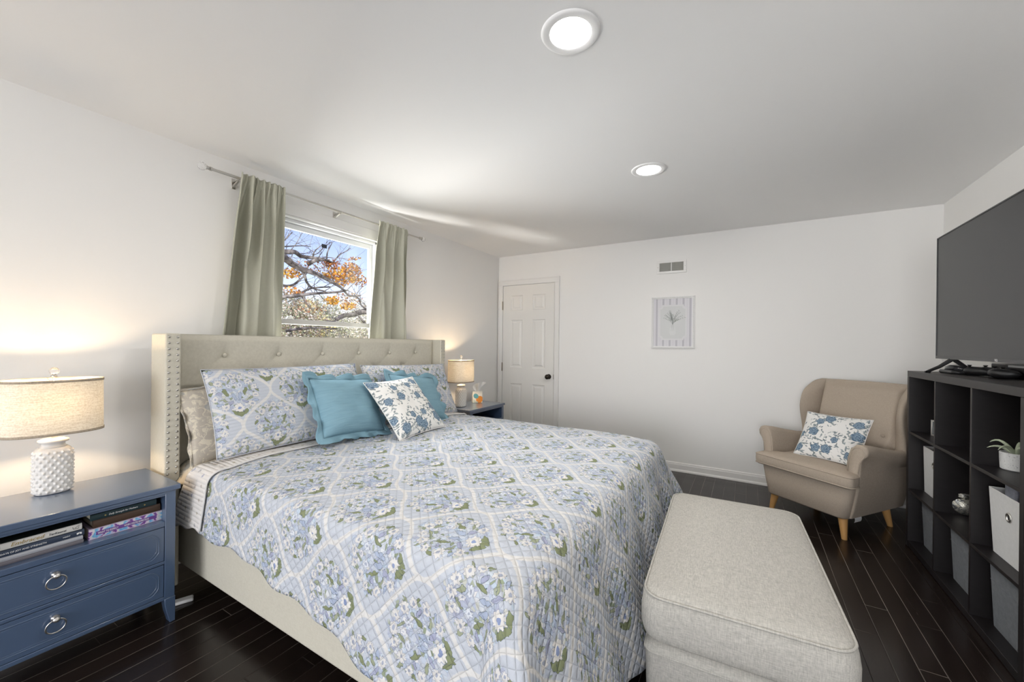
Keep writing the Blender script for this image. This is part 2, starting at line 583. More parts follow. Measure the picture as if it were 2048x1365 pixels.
def glass_mat():
    m = bpy.data.materials.new('window_glass')
    t = NT(m)
    tr = t.node('ShaderNodeBsdfTransparent')
    gl = t.node('ShaderNodeBsdfGlossy')
    gl.inputs['Roughness'].default_value = 0.02
    mx = t.node('ShaderNodeMixShader')
    mx.inputs[0].default_value = 0.04
    t.L.new(tr.outputs[0], mx.inputs[1])
    t.L.new(gl.outputs[0], mx.inputs[2])
    t.L.new(mx.outputs[0], t.out.inputs[0])
    return m
M['glass'] = glass_mat()

# ------------------------------------------------------------------ geometry helpers
def link(o, parent=None):
    COL.objects.link(o)
    if parent:
        o.parent = parent
    return o

def tag(o, label=None, cat=None, group=None, kind=None):
    if label: o['label'] = label
    if cat: o['category'] = cat
    if group: o['group'] = group
    if kind: o['kind'] = kind
    return o

def thing(name, label, cat, loc=(0, 0, 0), rz=0.0, group=None):
    o = bpy.data.objects.new(name, None)
    o.empty_display_size = 0.05
    link(o)
    o.location = loc
    o.rotation_euler = (0, 0, rz)
    return tag(o, label, cat, group)

def obj(name, bm, m, parent=None, smooth=False, bevel=0.0, seg=2, sub=0, solid=0.0, auto=None):
    me = bpy.data.meshes.new(name)
    bm.normal_update()
    bm.to_mesh(me)
    bm.free()
    for mm in (m if isinstance(m, (list, tuple)) else [m]):
        me.materials.append(mm)
    o = bpy.data.objects.new(name, me)
    link(o, parent)
    if solid:
        s = o.modifiers.new('solid', 'SOLIDIFY')
        s.thickness = solid
        s.offset = 0
    if bevel:
        b = o.modifiers.new('bevel', 'BEVEL')
        b.width = bevel
        b.segments = seg
        b.limit_method = 'ANGLE'
        b.angle_limit = rad(35)
        b.harden_normals = False
    if sub:
        s = o.modifiers.new('sub', 'SUBSURF')
        s.levels = sub
        s.render_levels = sub
    if smooth or bevel:
        me.polygons.foreach_set('use_smooth', [True] * len(me.polygons))
        if bevel and not smooth:
            try:
                me.set_sharp_from_angle(angle=rad(40))
            except Exception:
                pass
    return o

def BM(): return bmesh.new()

def box(bm, x0, x1, y0, y1, z0, z1, mi=0):
    vs = [bm.verts.new(p) for p in ((x0, y0, z0), (x1, y0, z0), (x1, y1, z0), (x0, y1, z0),
                                    (x0, y0, z1), (x1, y0, z1), (x1, y1, z1), (x0, y1, z1))]
    for f in ((3, 2, 1, 0), (4, 5, 6, 7), (0, 1, 5, 4), (1, 2, 6, 5), (2, 3, 7, 6), (3, 0, 4, 7)):
        bm.faces.new([vs[i] for i in f]).material_index = mi
    return bm

def abox(*a, mi=0): return box(BM(), *a, mi=mi)

def hexa(bm, b4, t4, mi=0):
    """prism from 4 bottom and 4 top points (ccw from above)"""
    vs = [bm.verts.new(p) for p in list(b4) + list(t4)]
    for f in ((3, 2, 1, 0), (4, 5, 6, 7), (0, 1, 5, 4), (1, 2, 6, 5), (2, 3, 7, 6), (3, 0, 4, 7)):
        bm.faces.new([vs[i] for i in f]).material_index = mi
    return bm

def grid(bm, fn, nu, nv, uvfn=None, mi=0, closeu=False):
    """fn(i/(nu), j/(nv)) -> point; adds a sheet"""
    V = [[bm.verts.new(fn(i / nu, j / nv)) for j in range(nv + 1)] for i in range(nu + (0 if closeu else 1))]
    lay = bm.loops.layers.uv.verify() if uvfn else None
    n = len(V)
    for i in range(nu):
        for j in range(nv):
            i2 = (i + 1) % n if closeu else i + 1
            f = bm.faces.new((V[i][j], V[i2][j], V[i2][j + 1], V[i][j + 1]))
            f.material_index = mi
            if lay:
                for l, (a, b) in zip(f.loops, ((i, j), (i + 1, j), (i + 1, j + 1), (i, j + 1))):
                    l[lay].uv = uvfn(a / nu, b / nv)
    return V

def lathe(bm, prof, n=32, cx=0.0, cy=0.0, sx=1.0, sy=1.0, ex=2.0, mi=0, cap=True):
    """prof: list of (r, z); sx, sy stretch, ex superellipse exponent"""
    rings = []
    for r, z in prof:
        ring = []
        for k in range(n):
            a = 2 * PI * k / n
            c, s = math.cos(a), math.sin(a)
            if ex != 2.0:
                kx = abs(c) ** (2 / ex) * (1 if c >= 0 else -1)
                ky = abs(s) ** (2 / ex) * (1 if s >= 0 else -1)
            else:
                kx, ky = c, s
            ring.append(bm.verts.new((cx + r * sx * kx, cy + r * sy * ky, z)))
        rings.append(ring)
    for a, b in zip(rings, rings[1:]):
        for k in range(n):
            bm.faces.new((a[k], a[(k + 1) % n], b[(k + 1) % n], b[k])).material_index = mi
    if cap:
        bm.faces.new(list(reversed(rings[0]))).material_index = mi
        bm.faces.new(rings[-1]).material_index = mi
    return bm

def tube(bm, pts, r, n=8, closed=False, mi=0):
    pts = [Vector(p) for p in pts]
    N = len(pts)
    rr = r if isinstance(r, (list, tuple)) else [r] * N
    rings = []
    prev = None
    for i, p in enumerate(pts):
        if closed:
            d = pts[(i + 1) % N] - pts[i - 1]
        else:
            d = pts[min(i + 1, N - 1)] - pts[max(i - 1, 0)]
        d.normalize()
        if prev is None:
            up = Vector((0, 0, 1)) if abs(d.z) < 0.9 else Vector((1, 0, 0))
            a = d.cross(up).normalized()
        else:
            a = (prev - d * prev.dot(d)).normalized()
        prev = a
        b = d.cross(a)
        rings.append([bm.verts.new(p + (a * math.cos(2 * PI * k / n) + b * math.sin(2 * PI * k / n)) * rr[i]) for k in range(n)])
    m = N if closed else N - 1
    for i in range(m):
        A, B = rings[i], rings[(i + 1) % N]
        for k in range(n):
            bm.faces.new((A[k], A[(k + 1) % n], B[(k + 1) % n], B[k])).material_index = mi
    if not closed:
        bm.faces.new(list(reversed(rings[0]))).material_index = mi
        bm.faces.new(rings[-1]).material_index = mi
    return bm

def ball(bm, c, r, nu=12, nv=8, s=(1, 1, 1), mi=0):
    g = bmesh.ops.create_uvsphere(bm, u_segments=nu, v_segments=nv, radius=r)
    for v in g['verts']:
        v.co = Vector((v.co.x * s[0] + c[0], v.co.y * s[1] + c[1], v.co.z * s[2] + c[2]))
    return bm

def cyl(bm, c, r, h, n=24, axis='Z', r2=None, mi=0):
    prof = [(r, -h / 2), (r2 if r2 is not None else r, h / 2)]
    b2 = BM()
    lathe(b2, prof, n, mi=mi)
    R = {'Z': Matrix(), 'X': Matrix.Rotation(PI / 2, 4, 'Y'), 'Y': Matrix.Rotation(-PI / 2, 4, 'X')}[axis]
    for v in b2.verts:
        v.co = R @ v.co + Vector(c)
    me = bpy.data.meshes.new('tmp')
    b2.to_mesh(me)
    b2.free()
    bm.from_mesh(me)
    bpy.data.meshes.remove(me)
    return bm

def copy_tree(o, parent=None):
    c = o.copy()
    COL.objects.link(c)
    if parent:
        c.parent = parent
    for ch in list(o.children):
        copy_tree(ch, c)
    return c

def text(name, s, m, parent, loc, size, rot, depth=0.0006, xs=1.0, shear=0.0):
    cu = bpy.data.curves.new(name, 'FONT')
    cu.body = s
    cu.size = size
    cu.extrude = depth
    cu.shear = shear
    cu.align_x = 'LEFT'
    cu.resolution_u = 3
    tmp = bpy.data.objects.new(name, cu)
    COL.objects.link(tmp)
    dg = bpy.context.evaluated_depsgraph_get()
    me = bpy.data.meshes.new_from_object(tmp.evaluated_get(dg))
    bpy.data.objects.remove(tmp)
    bpy.data.curves.remove(cu)
    me.materials.clear()
    me.materials.append(m)
    o = bpy.data.objects.new(name, me)
    link(o, parent)
    o.location = loc
    o.rotation_euler = rot
    o.scale = (xs, 1, 1)
    return o

def hsh(*a):
    x = math.sin(sum(v * k for v, k in zip(a, (12.9898, 78.233, 37.719)))) * 43758.5453
    return x - math.floor(x)

def sm(a, b, x):
    t = min(1.0, max(0.0, (x - a) / (b - a)))
    return t * t * (3 - 2 * t)

def vn(x, y, seed=0.0):
    """smooth value noise"""
    i, j = math.floor(x), math.floor(y)
    fx, fy = x - i, y - j
    fx, fy = fx * fx * (3 - 2 * fx), fy * fy * (3 - 2 * fy)
    a, b = hsh(i, j, seed), hsh(i + 1, j, seed)
    c, d = hsh(i, j + 1, seed), hsh(i + 1, j + 1, seed)
    return (a + (b - a) * fx) * (1 - fy) + (c + (d - c) * fx) * fy - 0.5

# ------------------------------------------------------------------ the room
RX, RY0, H = 4.154, -8.4, 2.44  # unseen rear of the room stretched so the added fill spreads evenly
def struct(name, bm, m, label, parent=None, **kw):
    o = obj(name, bm, m, parent, **kw)
    if parent is None:
        tag(o, label, None, None, 'structure')
    elif label:
        o['label'] = label
    return o

struct('floor', abox(0, RX, RY0, 0, -0.12, 0), M['floor'], 'dark espresso hardwood floor with fine pale seams')
struct('ceiling', abox(-0.14, RX + 0.14, RY0 - 0.14, 0.14, H, H + 0.15), M['ceiling'], 'flat white ceiling')
# wall with the window (opening in y and z)
WY0, WY1, WZ0, WZ1 = -2.90, -1.965, 0.86, 2.205
b = BM()
box(b, -0.14, 0, RY0 - 0.14, WY0, -0.12, H)
box(b, -0.14, 0, WY1, 0.14, -0.12, H)
box(b, -0.14, 0, WY0, WY1, -0.12, WZ0)
box(b, -0.14, 0, WY0, WY1, WZ1, H)
struct('wall_left', b, M['wall'], 'white painted wall behind the bed')
struct('wall_back', abox(0, RX, 0, 0.14, -0.12, H), M['wall'], 'white painted far wall with the door')
b = abox(RX, RX + 0.14, RY0 - 0.14, 0.14, -0.12, H)
struct('wall_right', b, M['wall'], 'white painted wall behind the television')
FX0, FX1, FZ0, FZ1 = 0.70, 3.70, 0.45, 2.05
b = BM()
box(b, 0, FX0, RY0 - 0.14, RY0, -0.12, H)
box(b, FX1, RX, RY0 - 0.14, RY0, -0.12, H)
box(b, FX0, FX1, RY0 - 0.14, RY0, -0.12, FZ0)
box(b, FX0, FX1, RY0 - 0.14, RY0, FZ1, H)
struct('wall_front', b, M['wall'], 'white painted wall behind the viewer')

def baseboard(name, p0, p1, nrm, label):
    """moulded skirting from p0 to p1, nrm points into the room"""
    prof = [(0.0, 0.0), (0.020, 0.0), (0.019, 0.012), (0.014, 0.022), (0.012, 0.024), (0.012, 0.070), (0.009, 0.078), (0.009, 0.086), (0.004, 0.092), (0.0, 0.094)]
    b = BM()
    A = [b.verts.new((p0[0] + nrm[0] * d, p0[1] + nrm[1] * d, z)) for d, z in prof]
    B = [b.verts.new((p1[0] + nrm[0] * d, p1[1] + nrm[1] * d, z)) for d, z in prof]
    for i in range(len(prof) - 1):
        b.faces.new((A[i], A[i + 1], B[i + 1], B[i]))
    b.faces.new(A)
    b.faces.new(list(reversed(B)))
    bmesh.ops.recalc_face_normals(b, faces=b.faces)
    struct(name, b, M['trim'], label)
baseboard('baseboard_back', (0.882, 0), (RX, 0), (0, -1), 'white moulded skirting along the far wall')
baseboard('baseboard_left', (0, RY0), (0, 0), (1, 0), 'white moulded skirting behind the bed')
baseboard('baseboard_right', (RX, RY0), (RX, -0.012), (-1, 0), 'white moulded skirting behind the shelf unit')

# --- window over the headboard (parts of the setting)
b = BM()
cw = 0.075
for (y0, y1, z0, z1) in ((WY0 - cw, WY0, WZ0 - 0.02, WZ1 + cw), (WY1, WY1 + cw, WZ0 - 0.02, WZ1 + cw), (WY0, WY1, WZ1, WZ1 + cw)):
    box(b, 0.0, 0.014, y0, y1, z0, z1)
box(b, 0.0, 0.035, WY0 - cw - 0.02, WY1 + cw + 0.02, WZ0 - 0.035, WZ0 - 0.005)     # stool
box(b, 0.0, 0.012, WY0 - cw, WY1 + cw, WZ0 - 0.11, WZ0 - 0.035)                    # apron
for (y0, y1, z0, z1) in ((WY0, WY0 + 0.012, WZ0, WZ1), (WY1 - 0.012, WY1, WZ0, WZ1), (WY0, WY1, WZ1 - 0.012, WZ1), (WY0, WY1, WZ0, WZ0 + 0.012)):
    box(b, -0.13, 0.006, y0, y1, z0, z1)                                           # jamb liner
win = struct('window_1', b, M['trim'], 'white double hung window above the headboard', bevel=0.003)
def sash(name, x0, x1, y0, y1, z0, z1, s, rail_b, rail_t, m='vinyl'):
    b = BM()
    box(b, x0, x1, y0, y0 + s, z0, z1)
    box(b, x0, x1, y1 - s, y1, z0, z1)
    box(b, x0, x1, y0 + s, y1 - s, z0, z0 + rail_b)
    box(b, x0, x1, y0 + s, y1 - s, z1 - rail_t, z1)
    o = obj(name, b, M[m], win, bevel=0.004)
    xm = (x0 + x1) / 2
    g = obj('pane', abox(xm - 0.002, xm + 0.002, y0 + s - 0.004, y1 - s + 0.004, z0 + rail_b - 0.004, z1 - rail_t + 0.004), M['glass'], o)
    return o
b = BM()
yy0, yy1 = WY0 + 0.012, WY1 - 0.012
for (y0, y1, z0, z1) in ((yy0, yy0 + 0.022, WZ0 + 0.012, WZ1 - 0.012), (yy1 - 0.022, yy1, WZ0 + 0.012, WZ1 - 0.012),
                         (yy0, yy1, WZ1 - 0.034, WZ1 - 0.012), (yy0, yy1, WZ0 + 0.012, WZ0 + 0.04)):
    box(b, -0.11, -0.035, y0, y1, z0, z1)
obj('window_frame', b, M['vinyl'], win, bevel=0.003)
up = sash('upper_sash', -0.098, -0.073, yy0 + 0.022, yy1 - 0.022, 1.425, WZ1 - 0.034, 0.032, 0.034, 0.04)
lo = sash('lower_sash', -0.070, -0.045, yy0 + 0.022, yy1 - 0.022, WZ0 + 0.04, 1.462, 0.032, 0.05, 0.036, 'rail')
b = BM()
box(b, -0.072, -0.048, -2.77, -2.73, 1.462, 1.472)
cyl(b, (-0.06, -2.75, 1.476), 0.012, 0.008, 16)
box(b, -0.068, -0.05, -2.765, -2.72, 1.476, 1.483)
obj('sash_lock', b, M['vinyl'], win, bevel=0.002)
b = BM()
box(b, -0.0745, -0.0725, -2.49, -2.445, 2.045, 2.075)
obj('window_sticker', b, M['ink'], win)

# --- unseen window added behind the camera to carry the fill light
def simple_window(name, axis, a0, a1, z0, z1, c, label):
    b = BM()
    def bx(p0, p1, q0, q1, d0, d1):
        if axis == 'x': box(b, p0, p1, d0, d1, q0, q1)
        else: box(b, d0, d1, p0, p1, q0, q1)
    lo_, hi_ = sorted((c, c + (0.012 if c < 0 else -0.012)))
    for (p0, p1, q0, q1) in ((a0 - 0.07, a0, z0 - 0.07, z1 + 0.07), (a1, a1 + 0.07, z0 - 0.07, z1 + 0.07), (a0, a1, z1, z1 + 0.07), (a0, a1, z0 - 0.07, z0)):
        bx(p0, p1, q0, q1, lo_, hi_)
    sgn = -1 if c < 0 else 1
    d0, d1 = sorted((c + sgn * 0.07, c + sgn * 0.11))
    mid = (a0 + a1) / 2
    for (p0, p1, q0, q1) in ((a0, a0 + 0.04, z0, z1), (a1 - 0.04, a1, z0, z1), (a0 + 0.04, a1 - 0.04, z1 - 0.04, z1), (a0 + 0.04, a1 - 0.04, z0, z0 + 0.04), (mid - 0.02, mid + 0.02, z0 + 0.04, z1 - 0.04)):
        bx(p0, p1, q0, q1, d0, d1)
    o = struct(name, b, M['trim'], label)
    return o
simple_window('added_window', 'x', FX0, FX1, FZ0, FZ1, RY0, 'wide unseen window added behind the viewer for fill light')

# --- door on the far wall
DX0, DX1, DZ = 0.080, 0.812, 2.050
b = BM()
box(b, 0.012, DX0 - 0.004, -0.020, 0.0, 0, DZ + 0.006)
box(b, DX1 + 0.004, 0.878, -0.020, 0.0, 0, DZ + 0.006)
box(b, 0.012, 0.878, -0.020, 0.0, DZ + 0.006, DZ + 0.076)
for x in (0.012, 0.866):
    box(b, x, x + 0.012, -0.027, -0.018, 0, DZ + 0.076)
box(b, 0.024, 0.866, -0.027, -0.018, DZ + 0.064, DZ + 0.076)
box(b, DX0 - 0.004, DX1 + 0.004, -0.004, 0.0, 0, DZ + 0.006)
struct('trim_1', b, M['trim'], 'white casing around the panelled door', bevel=0.003)

def door_mesh():
    """six raised panels pressed into a slab, front face at y = -0.016"""
    px = [(0.196, 0.372), (0.516, 0.692)]
    pz = [(1.730, 1.922), (1.000, 1.610), (0.215, 0.795)]
    xs = sorted(set([DX0, DX1] + [v for p in px for v in p]))
    zs = sorted(set([0.006, DZ] + [v for p in pz for v in p]))
    b = BM()
    F = -0.016
    for i in range(len(xs) - 1):
        for j in range(len(zs) - 1):
            x0, x1, z0, z1 = xs[i], xs[i + 1], zs[j], zs[j + 1]
            hit = any(abs(x0 - p[0]) < 1e-6 for p in px) and any(abs(z0 - p[0]) < 1e-6 for p in pz)
            if not hit:
                b.faces.new([b.verts.new(v) for v in ((x0, F, z0), (x1, F, z0), (x1, F, z1), (x0, F, z1))])
            else:
                rings = []
                for d, y in ((0, F), (0.010, F + 0.0085), (0.024, F + 0.0085), (0.042, F + 0.001)):
                    rings.append([b.verts.new(v) for v in ((x0 + d, y, z0 + d), (x1 - d, y, z0 + d), (x1 - d, y, z1 - d), (x0 + d, y, z1 - d))])
                for A, B in zip(rings, rings[1:]):
                    for k in range(4):
                        b.faces.new((A[k], A[(k + 1) % 4], B[(k + 1) % 4], B[k]))
                b.faces.new(rings[-1])
    box(b, DX0, DX1, F + 0.0092, -0.004, 0.006, DZ)
    bmesh.ops.remove_doubles(b, verts=b.verts, dist=1e-5)
    bmesh.ops.recalc_face_normals(b, faces=b.faces)
    return b
door = struct('door_1', door_mesh(), M['door'], 'white six panel door with dark knob')
b = BM()
b2 = [(0.030, 0.0), (0.031, 0.006), (0.014, 0.010), (0.012, 0.030), (0.020, 0.036), (0.028, 0.046), (0.030, 0.056), (0.026, 0.066), (0.014, 0.072)]
lathe(b, b2, 28)
for v in b.verts:
    v.co = Vector((0.751 + v.co.x, -0.016 - v.co.z, 0.905 + v.co.y))
bmesh.ops.recalc_face_normals(b, faces=b.faces)
k = obj('door_knob', b, M['bronze'], door, smooth=True)
k['label'] = 'dark bronze door knob'
for z in (1.797, 1.002, 0.25):
    b = BM()
    cyl(b, (DX0 - 0.002, -0.024, z), 0.007, 0.098, 14)
    for q in (-0.052, 0.052):
        ball(b, (DX0 - 0.002, -0.024, z + q), 0.006, 10, 6)
    obj('hinge', b, M['hinge'], door, smooth=True)
obj('strike_plate', abox(DX1 - 0.003, DX1 + 0.003, -0.0205, -0.0165, 0.875, 0.935), M['hinge'], door)

# --- supply vent and framed print on the far wall
vent = thing('air_vent', 'white wall air vent high on the far wall', 'vent', (2.142, 0, 2.125))
b = BM()
o_, i_ = (0.146, 0.067), (0.118, 0.044)
for d0, d1 in (((-o_[0], o_[0]), (i_[1], o_[1])), ((-o_[0], o_[0]), (-o_[1], -i_[1])), ((-o_[0], -i_[0]), (-i_[1], i_[1])), ((i_[0], o_[0]), (-i_[1], i_[1])), ((-0.005, 0.005), (-i_[1], i_[1]))):
    box(b, d0[0], d0[1], -0.012, 0.0, d1[0], d1[1])
obj('vent_frame', b, M['trim'], vent, bevel=0.002)
b = BM()
for k in range(32):
    x = -0.115 + k * 0.0074
    hexa(b, [(x, -0.008, -0.044), (x + 0.0012, -0.008, -0.044), (x + 0.0042, -0.001, -0.044), (x + 0.003, -0.001, -0.044)],
         [(x, -0.008, 0.044), (x + 0.0012, -0.008, 0.044), (x + 0.0042, -0.001, 0.044), (x + 0.003, -0.001, 0.044)])
box(b, -0.118, 0.118, -0.0008, 0.0, -0.044, 0.044)
g = obj('grille', b, M['grille'], vent)
g['label'] = 'grey louvred grille'
for x in (-0.133, 0.133):
    obj('screw', cyl(BM(), (x, -0.0125, 0), 0.004, 0.002, 12, 'Y'), M['metal'], vent)

pic = thing('framed_print', 'small print of flowers in a vase in a beaded white frame', 'picture', (2.160, 0, 1.542))
PW, PH = 0.212, 0.270
b = BM()
fw = 0.022
for (x0, x1, z0, z1) in ((-PW, PW, PH - fw, PH), (-PW, PW, -PH, -PH + fw), (-PW, -PW + fw, -PH + fw, PH - fw), (PW - fw, PW, -PH + fw, PH - fw)):
    box(b, x0, x1, -0.018, 0, z0, z1)
def beads(bm, p, q, n):
    for k in range(n):
        f = (k + 0.5) / n
        c = (p[0] + (q[0] - p[0]) * f, -0.018, p[1] + (q[1] - p[1]) * f)
        ball(bm, c, 0.0062, 8, 5)
d = fw / 2
beads(b, (-PW, PH - d), (PW, PH - d), 32)
beads(b, (-PW, -PH + d), (PW, -PH + d), 32)
beads(b, (-PW + d, -PH), (-PW + d, PH), 41)
beads(b, (PW - d, -PH), (PW - d, PH), 41)
obj('picture_frame', b, M['white'], pic, smooth=False)
def mat_board_material():
    m = mat('striped_mat_board', (0.7, 0.7, 0.72, 1), 0.6)
    t = NT(m)
    x, y, z = t.xyz(t.coord())
    k = ((x + 0.5) / 0.0655 + 0.28).fr()
    wide = (k - 0.5).abs().lt(0.15)
    thin = (k - 0.02).abs().lt(0.03) + (k - 0.13).abs().lt(0.02) + (k - 0.88).abs().lt(0.02)
    c = t.mix(wide * 0.9, (0.72, 0.71, 0.74, 1), (0.50, 0.49, 0.53, 1))
    c = t.mix(thin * 0.6, c, (0.60, 0.59, 0.62, 1))
    t.L.new(c, t.bsdf.inputs['Base Color'])
    return m
obj('mat_board', abox(-PW + fw - 0.002, PW - fw + 0.002, -0.008, -0.002, -PH + fw - 0.002, PH - fw + 0.002), mat_board_material(), pic)
def notched(bm, hx, hz, r, y, mi=0):
    pts = []
    for sx, sz, a0 in ((1, 1, 180), (-1, 1, 270), (-1, -1, 0), (1, -1, 90)):
        cx, cz = sx * hx, sz * hz
        arc = [(cx + r * math.cos(rad(a0 + s)), cz + r * math.sin(rad(a0 + s))) for s in range(0, 91, 15)]
        if (sx, sz) in ((1, 1), (-1, 1), (-1, -1), (1, -1)):
            arc.reverse()
        pts += arc
    f = bm.faces.new([bm.verts.new((x, y, z)) for x, z in pts])
    f.material_index = mi
    return f
b = BM()
notched(b, 0.138, 0.184, 0.032, -0.0086)
notched(b, 0.122, 0.168, 0.030, -0.0090, 1)
bmesh.ops.recalc_face_normals(b, faces=b.faces)
for f in b.faces:
    if f.normal.y > 0: f.normal_flip()
pr = obj('print_sheet', b, [mat('print_border', (0.72, 0.72, 0.73, 1), 0.6), mat('print_ground', (0.66, 0.67, 0.67, 1), 0.6)], pic)
rnd = random.Random(5)
b = BM()
def flat_leaf(bm, x, z, a, L, wd, y=-0.0096):
    ca, sa = math.cos(a), math.sin(a)
    pts = [(0, 0), (L * 0.45, wd), (L, 0), (L * 0.45, -wd)]
    bm.faces.new([bm.verts.new((x + px * ca - pz * sa, y, z + px * sa + pz * ca)) for px, pz in pts])
for k in range(15):
    a = rad(rnd.uniform(28, 152))
    L = rnd.uniform(0.07, 0.14)
    x0, z0 = 0.0, -0.025
    n = 8
    pp = []
    for i in range(n + 1):
        f = i / n
        pp.append((x0 + math.cos(a) * L * f * (0.35 + 0.65 * f), -0.0094, z0 + L * f * math.sin(a) * 1.15 + 0.01 * math.sin(f * 3)))
    tube(b, pp, 0.0007, 4)
    for i in range(3, n + 1):
        for s in (-1, 1):
            flat_leaf(b, pp[i][0], pp[i][2], a + s * rnd.uniform(0.5, 1.4), rnd.uniform(0.008, 0.016), 0.0028)
for x in (-0.006, 0.0, 0.007):
    tube(b, [(x, -0.0094, -0.025), (x * 2.2, -0.0094, -0.09)], 0.0006, 4)
bmesh.ops.recalc_face_normals(b, faces=b.faces)
obj('stem_drawing', b, mat('sage_grey_ink', (0.40, 0.43, 0.41, 1), 0.7), pic)
b = BM()
b.faces.new([b.verts.new((x, -0.0093, z)) for x, z in ((-0.026, -0.055), (-0.032, -0.11), (-0.02, -0.135), (0.02, -0.135), (0.032, -0.11), (0.026, -0.055))])
for f in b.faces:
    f.normal_update()
    if f.normal.y > 0: f.normal_flip()
obj('vase_drawing', b, mat('pale_vase_ink', (0.70, 0.71, 0.71, 1), 0.6), pic)

# --- recessed ceiling lights
def downlight(x, y, label, on=DOWN_W):
    t = thing('recessed_light', label, 'ceiling light', (x, y, H), 0, 'recessed ceiling lights')
    b = BM()
    lathe(b, [(0.076, -0.003), (0.079, -0.005), (0.098, -0.006), (0.105, -0.0045), (0.108, 0.0)], 48, cap=False)
    obj('trim_ring', b, M['ceiling'], t, smooth=True)
    b = BM()
    lathe(b, [(0.0, -0.0055), (0.05, -0.0055), (0.074, -0.004), (0.078, -0.001)], 48, cap=False)
    bmesh.ops.remove_doubles(b, verts=b.verts, dist=1e-6)
    obj('lens', b, M['lens'], t, smooth=True)
    light('downlight_bulb', 'AREA', (0, 0, -0.012), on, (1.0, 0.965, 0.92), (0, 0, 0), 0.14, None, t, shape='DISK')
    return t
downlight(2.268, -3.066, 'round recessed ceiling light nearest the viewer')
downlight(2.271, -1.754, 'round recessed ceiling light further off, towards the door wall')

# ------------------------------------------------------------------ the bed
bed = thing('bed', 'king size bed upholstered in beige linen with a tufted wingback headboard', 'bed', (0, 0, 0))
HY0, HY1, HZ = -3.598, -1.457, 1.330
PF = 0.240                                   # front of the tufted panel
BTN = [(y, 1.213) for y in (-3.289, -2.980, -2.672, -2.364, -2.056, -1.748)] + \
      [(y, 1.095) for y in (-3.134, -2.826, -2.518, -2.210, -1.902)] + \
      [(y, 0.977) for y in (-3.289, -2.980, -2.672, -2.364, -2.056, -1.748)]
def tuft(y, z):
    d = 0.0
    for by, bz in BTN:
        r2 = (y - by) ** 2 + (z - bz) ** 2
        if r2 < 0.03:
            d -= 0.010 * math.exp(-r2 / 0.0011) + 0.007 * math.exp(-r2 / 0.007)
    for by, bz in BTN:                        # diagonal pleats between neighbouring buttons
        for sy in (-0.154, 0.154):
            ex, ez = sy, -0.118
            if bz < 1.0: continue
            L2 = ex * ex + ez * ez
            t = ((y - by) * ex + (z - bz) * ez) / L2
            if 0 <= t <= 1:
                px, pz = by + ex * t, bz + ez * t
                r2 = (y - px) ** 2 + (z - pz) ** 2
                d -= 0.0055 * math.exp(-r2 / 0.00006) * (1 - 0.75 * math.sin(PI * t))
    for by, bz in BTN[:6]:                    # straight pleats up to the top edge
        if z > bz:
            d -= 0.0035 * math.exp(-((y - by) ** 2) / 0.00005) * (1 - sm(bz, HZ, z) * 0.8)
    e = min(y - (HY0 + 0.065), (HY1 - 0.065) - y, HZ - z)
    return d - 0.016 * (1 - sm(0, 0.035, e))
b = BM()
yA, yB = HY0 + 0.060, HY1 - 0.060
grid(b, lambda s, t: (PF + tuft(yA + (yB - yA) * s, 0.45 + (HZ - 0.004 - 0.45) * t), yA + (yB - yA) * s, 0.45 + (HZ - 0.004 - 0.45) * t), 260, 110)
bmesh.ops.recalc_face_normals(b, faces=b.faces)
for f in b.faces:
    if f.normal.x < 0: f.normal_flip()
box(b, 0.155, PF - 0.03, yA, yB, 0.13, HZ)
box(b, PF - 0.03, PF - 0.012, yA, yB, 0.13, 0.46)
panel = obj('headboard', b, M['linen'], bed, smooth=False)
panel.data.polygons.foreach_set('use_smooth', [True] * len(panel.data.polygons))
panel.data.set_sharp_from_angle(angle=rad(50))
for by, bz in BTN[:11]:
    b = BM()
    ball(b, (PF - 0.013, by, bz), 0.0135, 14, 10, (0.6, 1, 1))
    obj('tufting_button', b, M['linen'], panel, smooth=True)
wings = []
for s, (y0, y1) in ((0, (HY0, HY0 + 0.066)), (1, (HY1 - 0.066, HY1))):
    wg = obj('headboard_wing', abox(0.150, 0.330, y0, y1, 0.035, HZ), M['linen'], bed, bevel=0.008, seg=3)
    wings.append(wg)
    b = BM()
    hexa(b, [(0.175, y0 + 0.012, 0), (0.31, y0 + 0.012, 0), (0.31, y1 - 0.012, 0), (0.175, y1 - 0.012, 0)],
         [(0.17, y0 + 0.008, 0.036), (0.318, y0 + 0.008, 0.036), (0.318, y1 - 0.008, 0.036), (0.17, y1 - 0.008, 0.036)])
    obj('headboard_foot', b, M['black_plastic'], bed)
nb = BM()
ball(nb, (0, 0, 0), 0.0062, 10, 6, (0.55, 1, 1))
nail0 = obj('nailhead', nb, M['nail'], wings[0], smooth=True)
nail0.location = (0.3305, -3.583, 1.312)
for wi, cols, n in ((0, (-3.583, -3.5475), 24), (1, (-1.508, -1.4725), 15)):
    for c in cols:
        for k in range(n):
            if wi == 0 and c == -3.583 and k == 0: continue
            q = nail0.copy()
            COL.objects.link(q)
            q.parent = wings[wi]
            q.location = (0.3305, c, 1.312 - k * 0.0302)
# rails and feet
for nm, (x0, x1, y0, y1) in (('side_rail', (0.20, 2.33, -3.505, -3.450)), ('side_rail', (0.20, 2.33, -1.605, -1.550)), ('foot_rail', (2.275, 2.33, -3.4495, -1.6055))):
    obj(nm, abox(x0, x1, y0, y1, 0.110, 0.378), M['linen'], bed, bevel=0.014, seg=3)
obj('slat_deck', abox(0.255, 2.274, -3.449, -1.606, 0.30, 0.352), M['black_plastic'], bed)
for x, y in ((2.20, -3.36), (2.20, -1.69), (1.2, -2.525)):
    b = BM()
    lathe(b, [(0.018, 0.0), (0.026, 0.31)], 16, x, y)
    obj('leg', b, M['black_plastic'], bed, smooth=False)

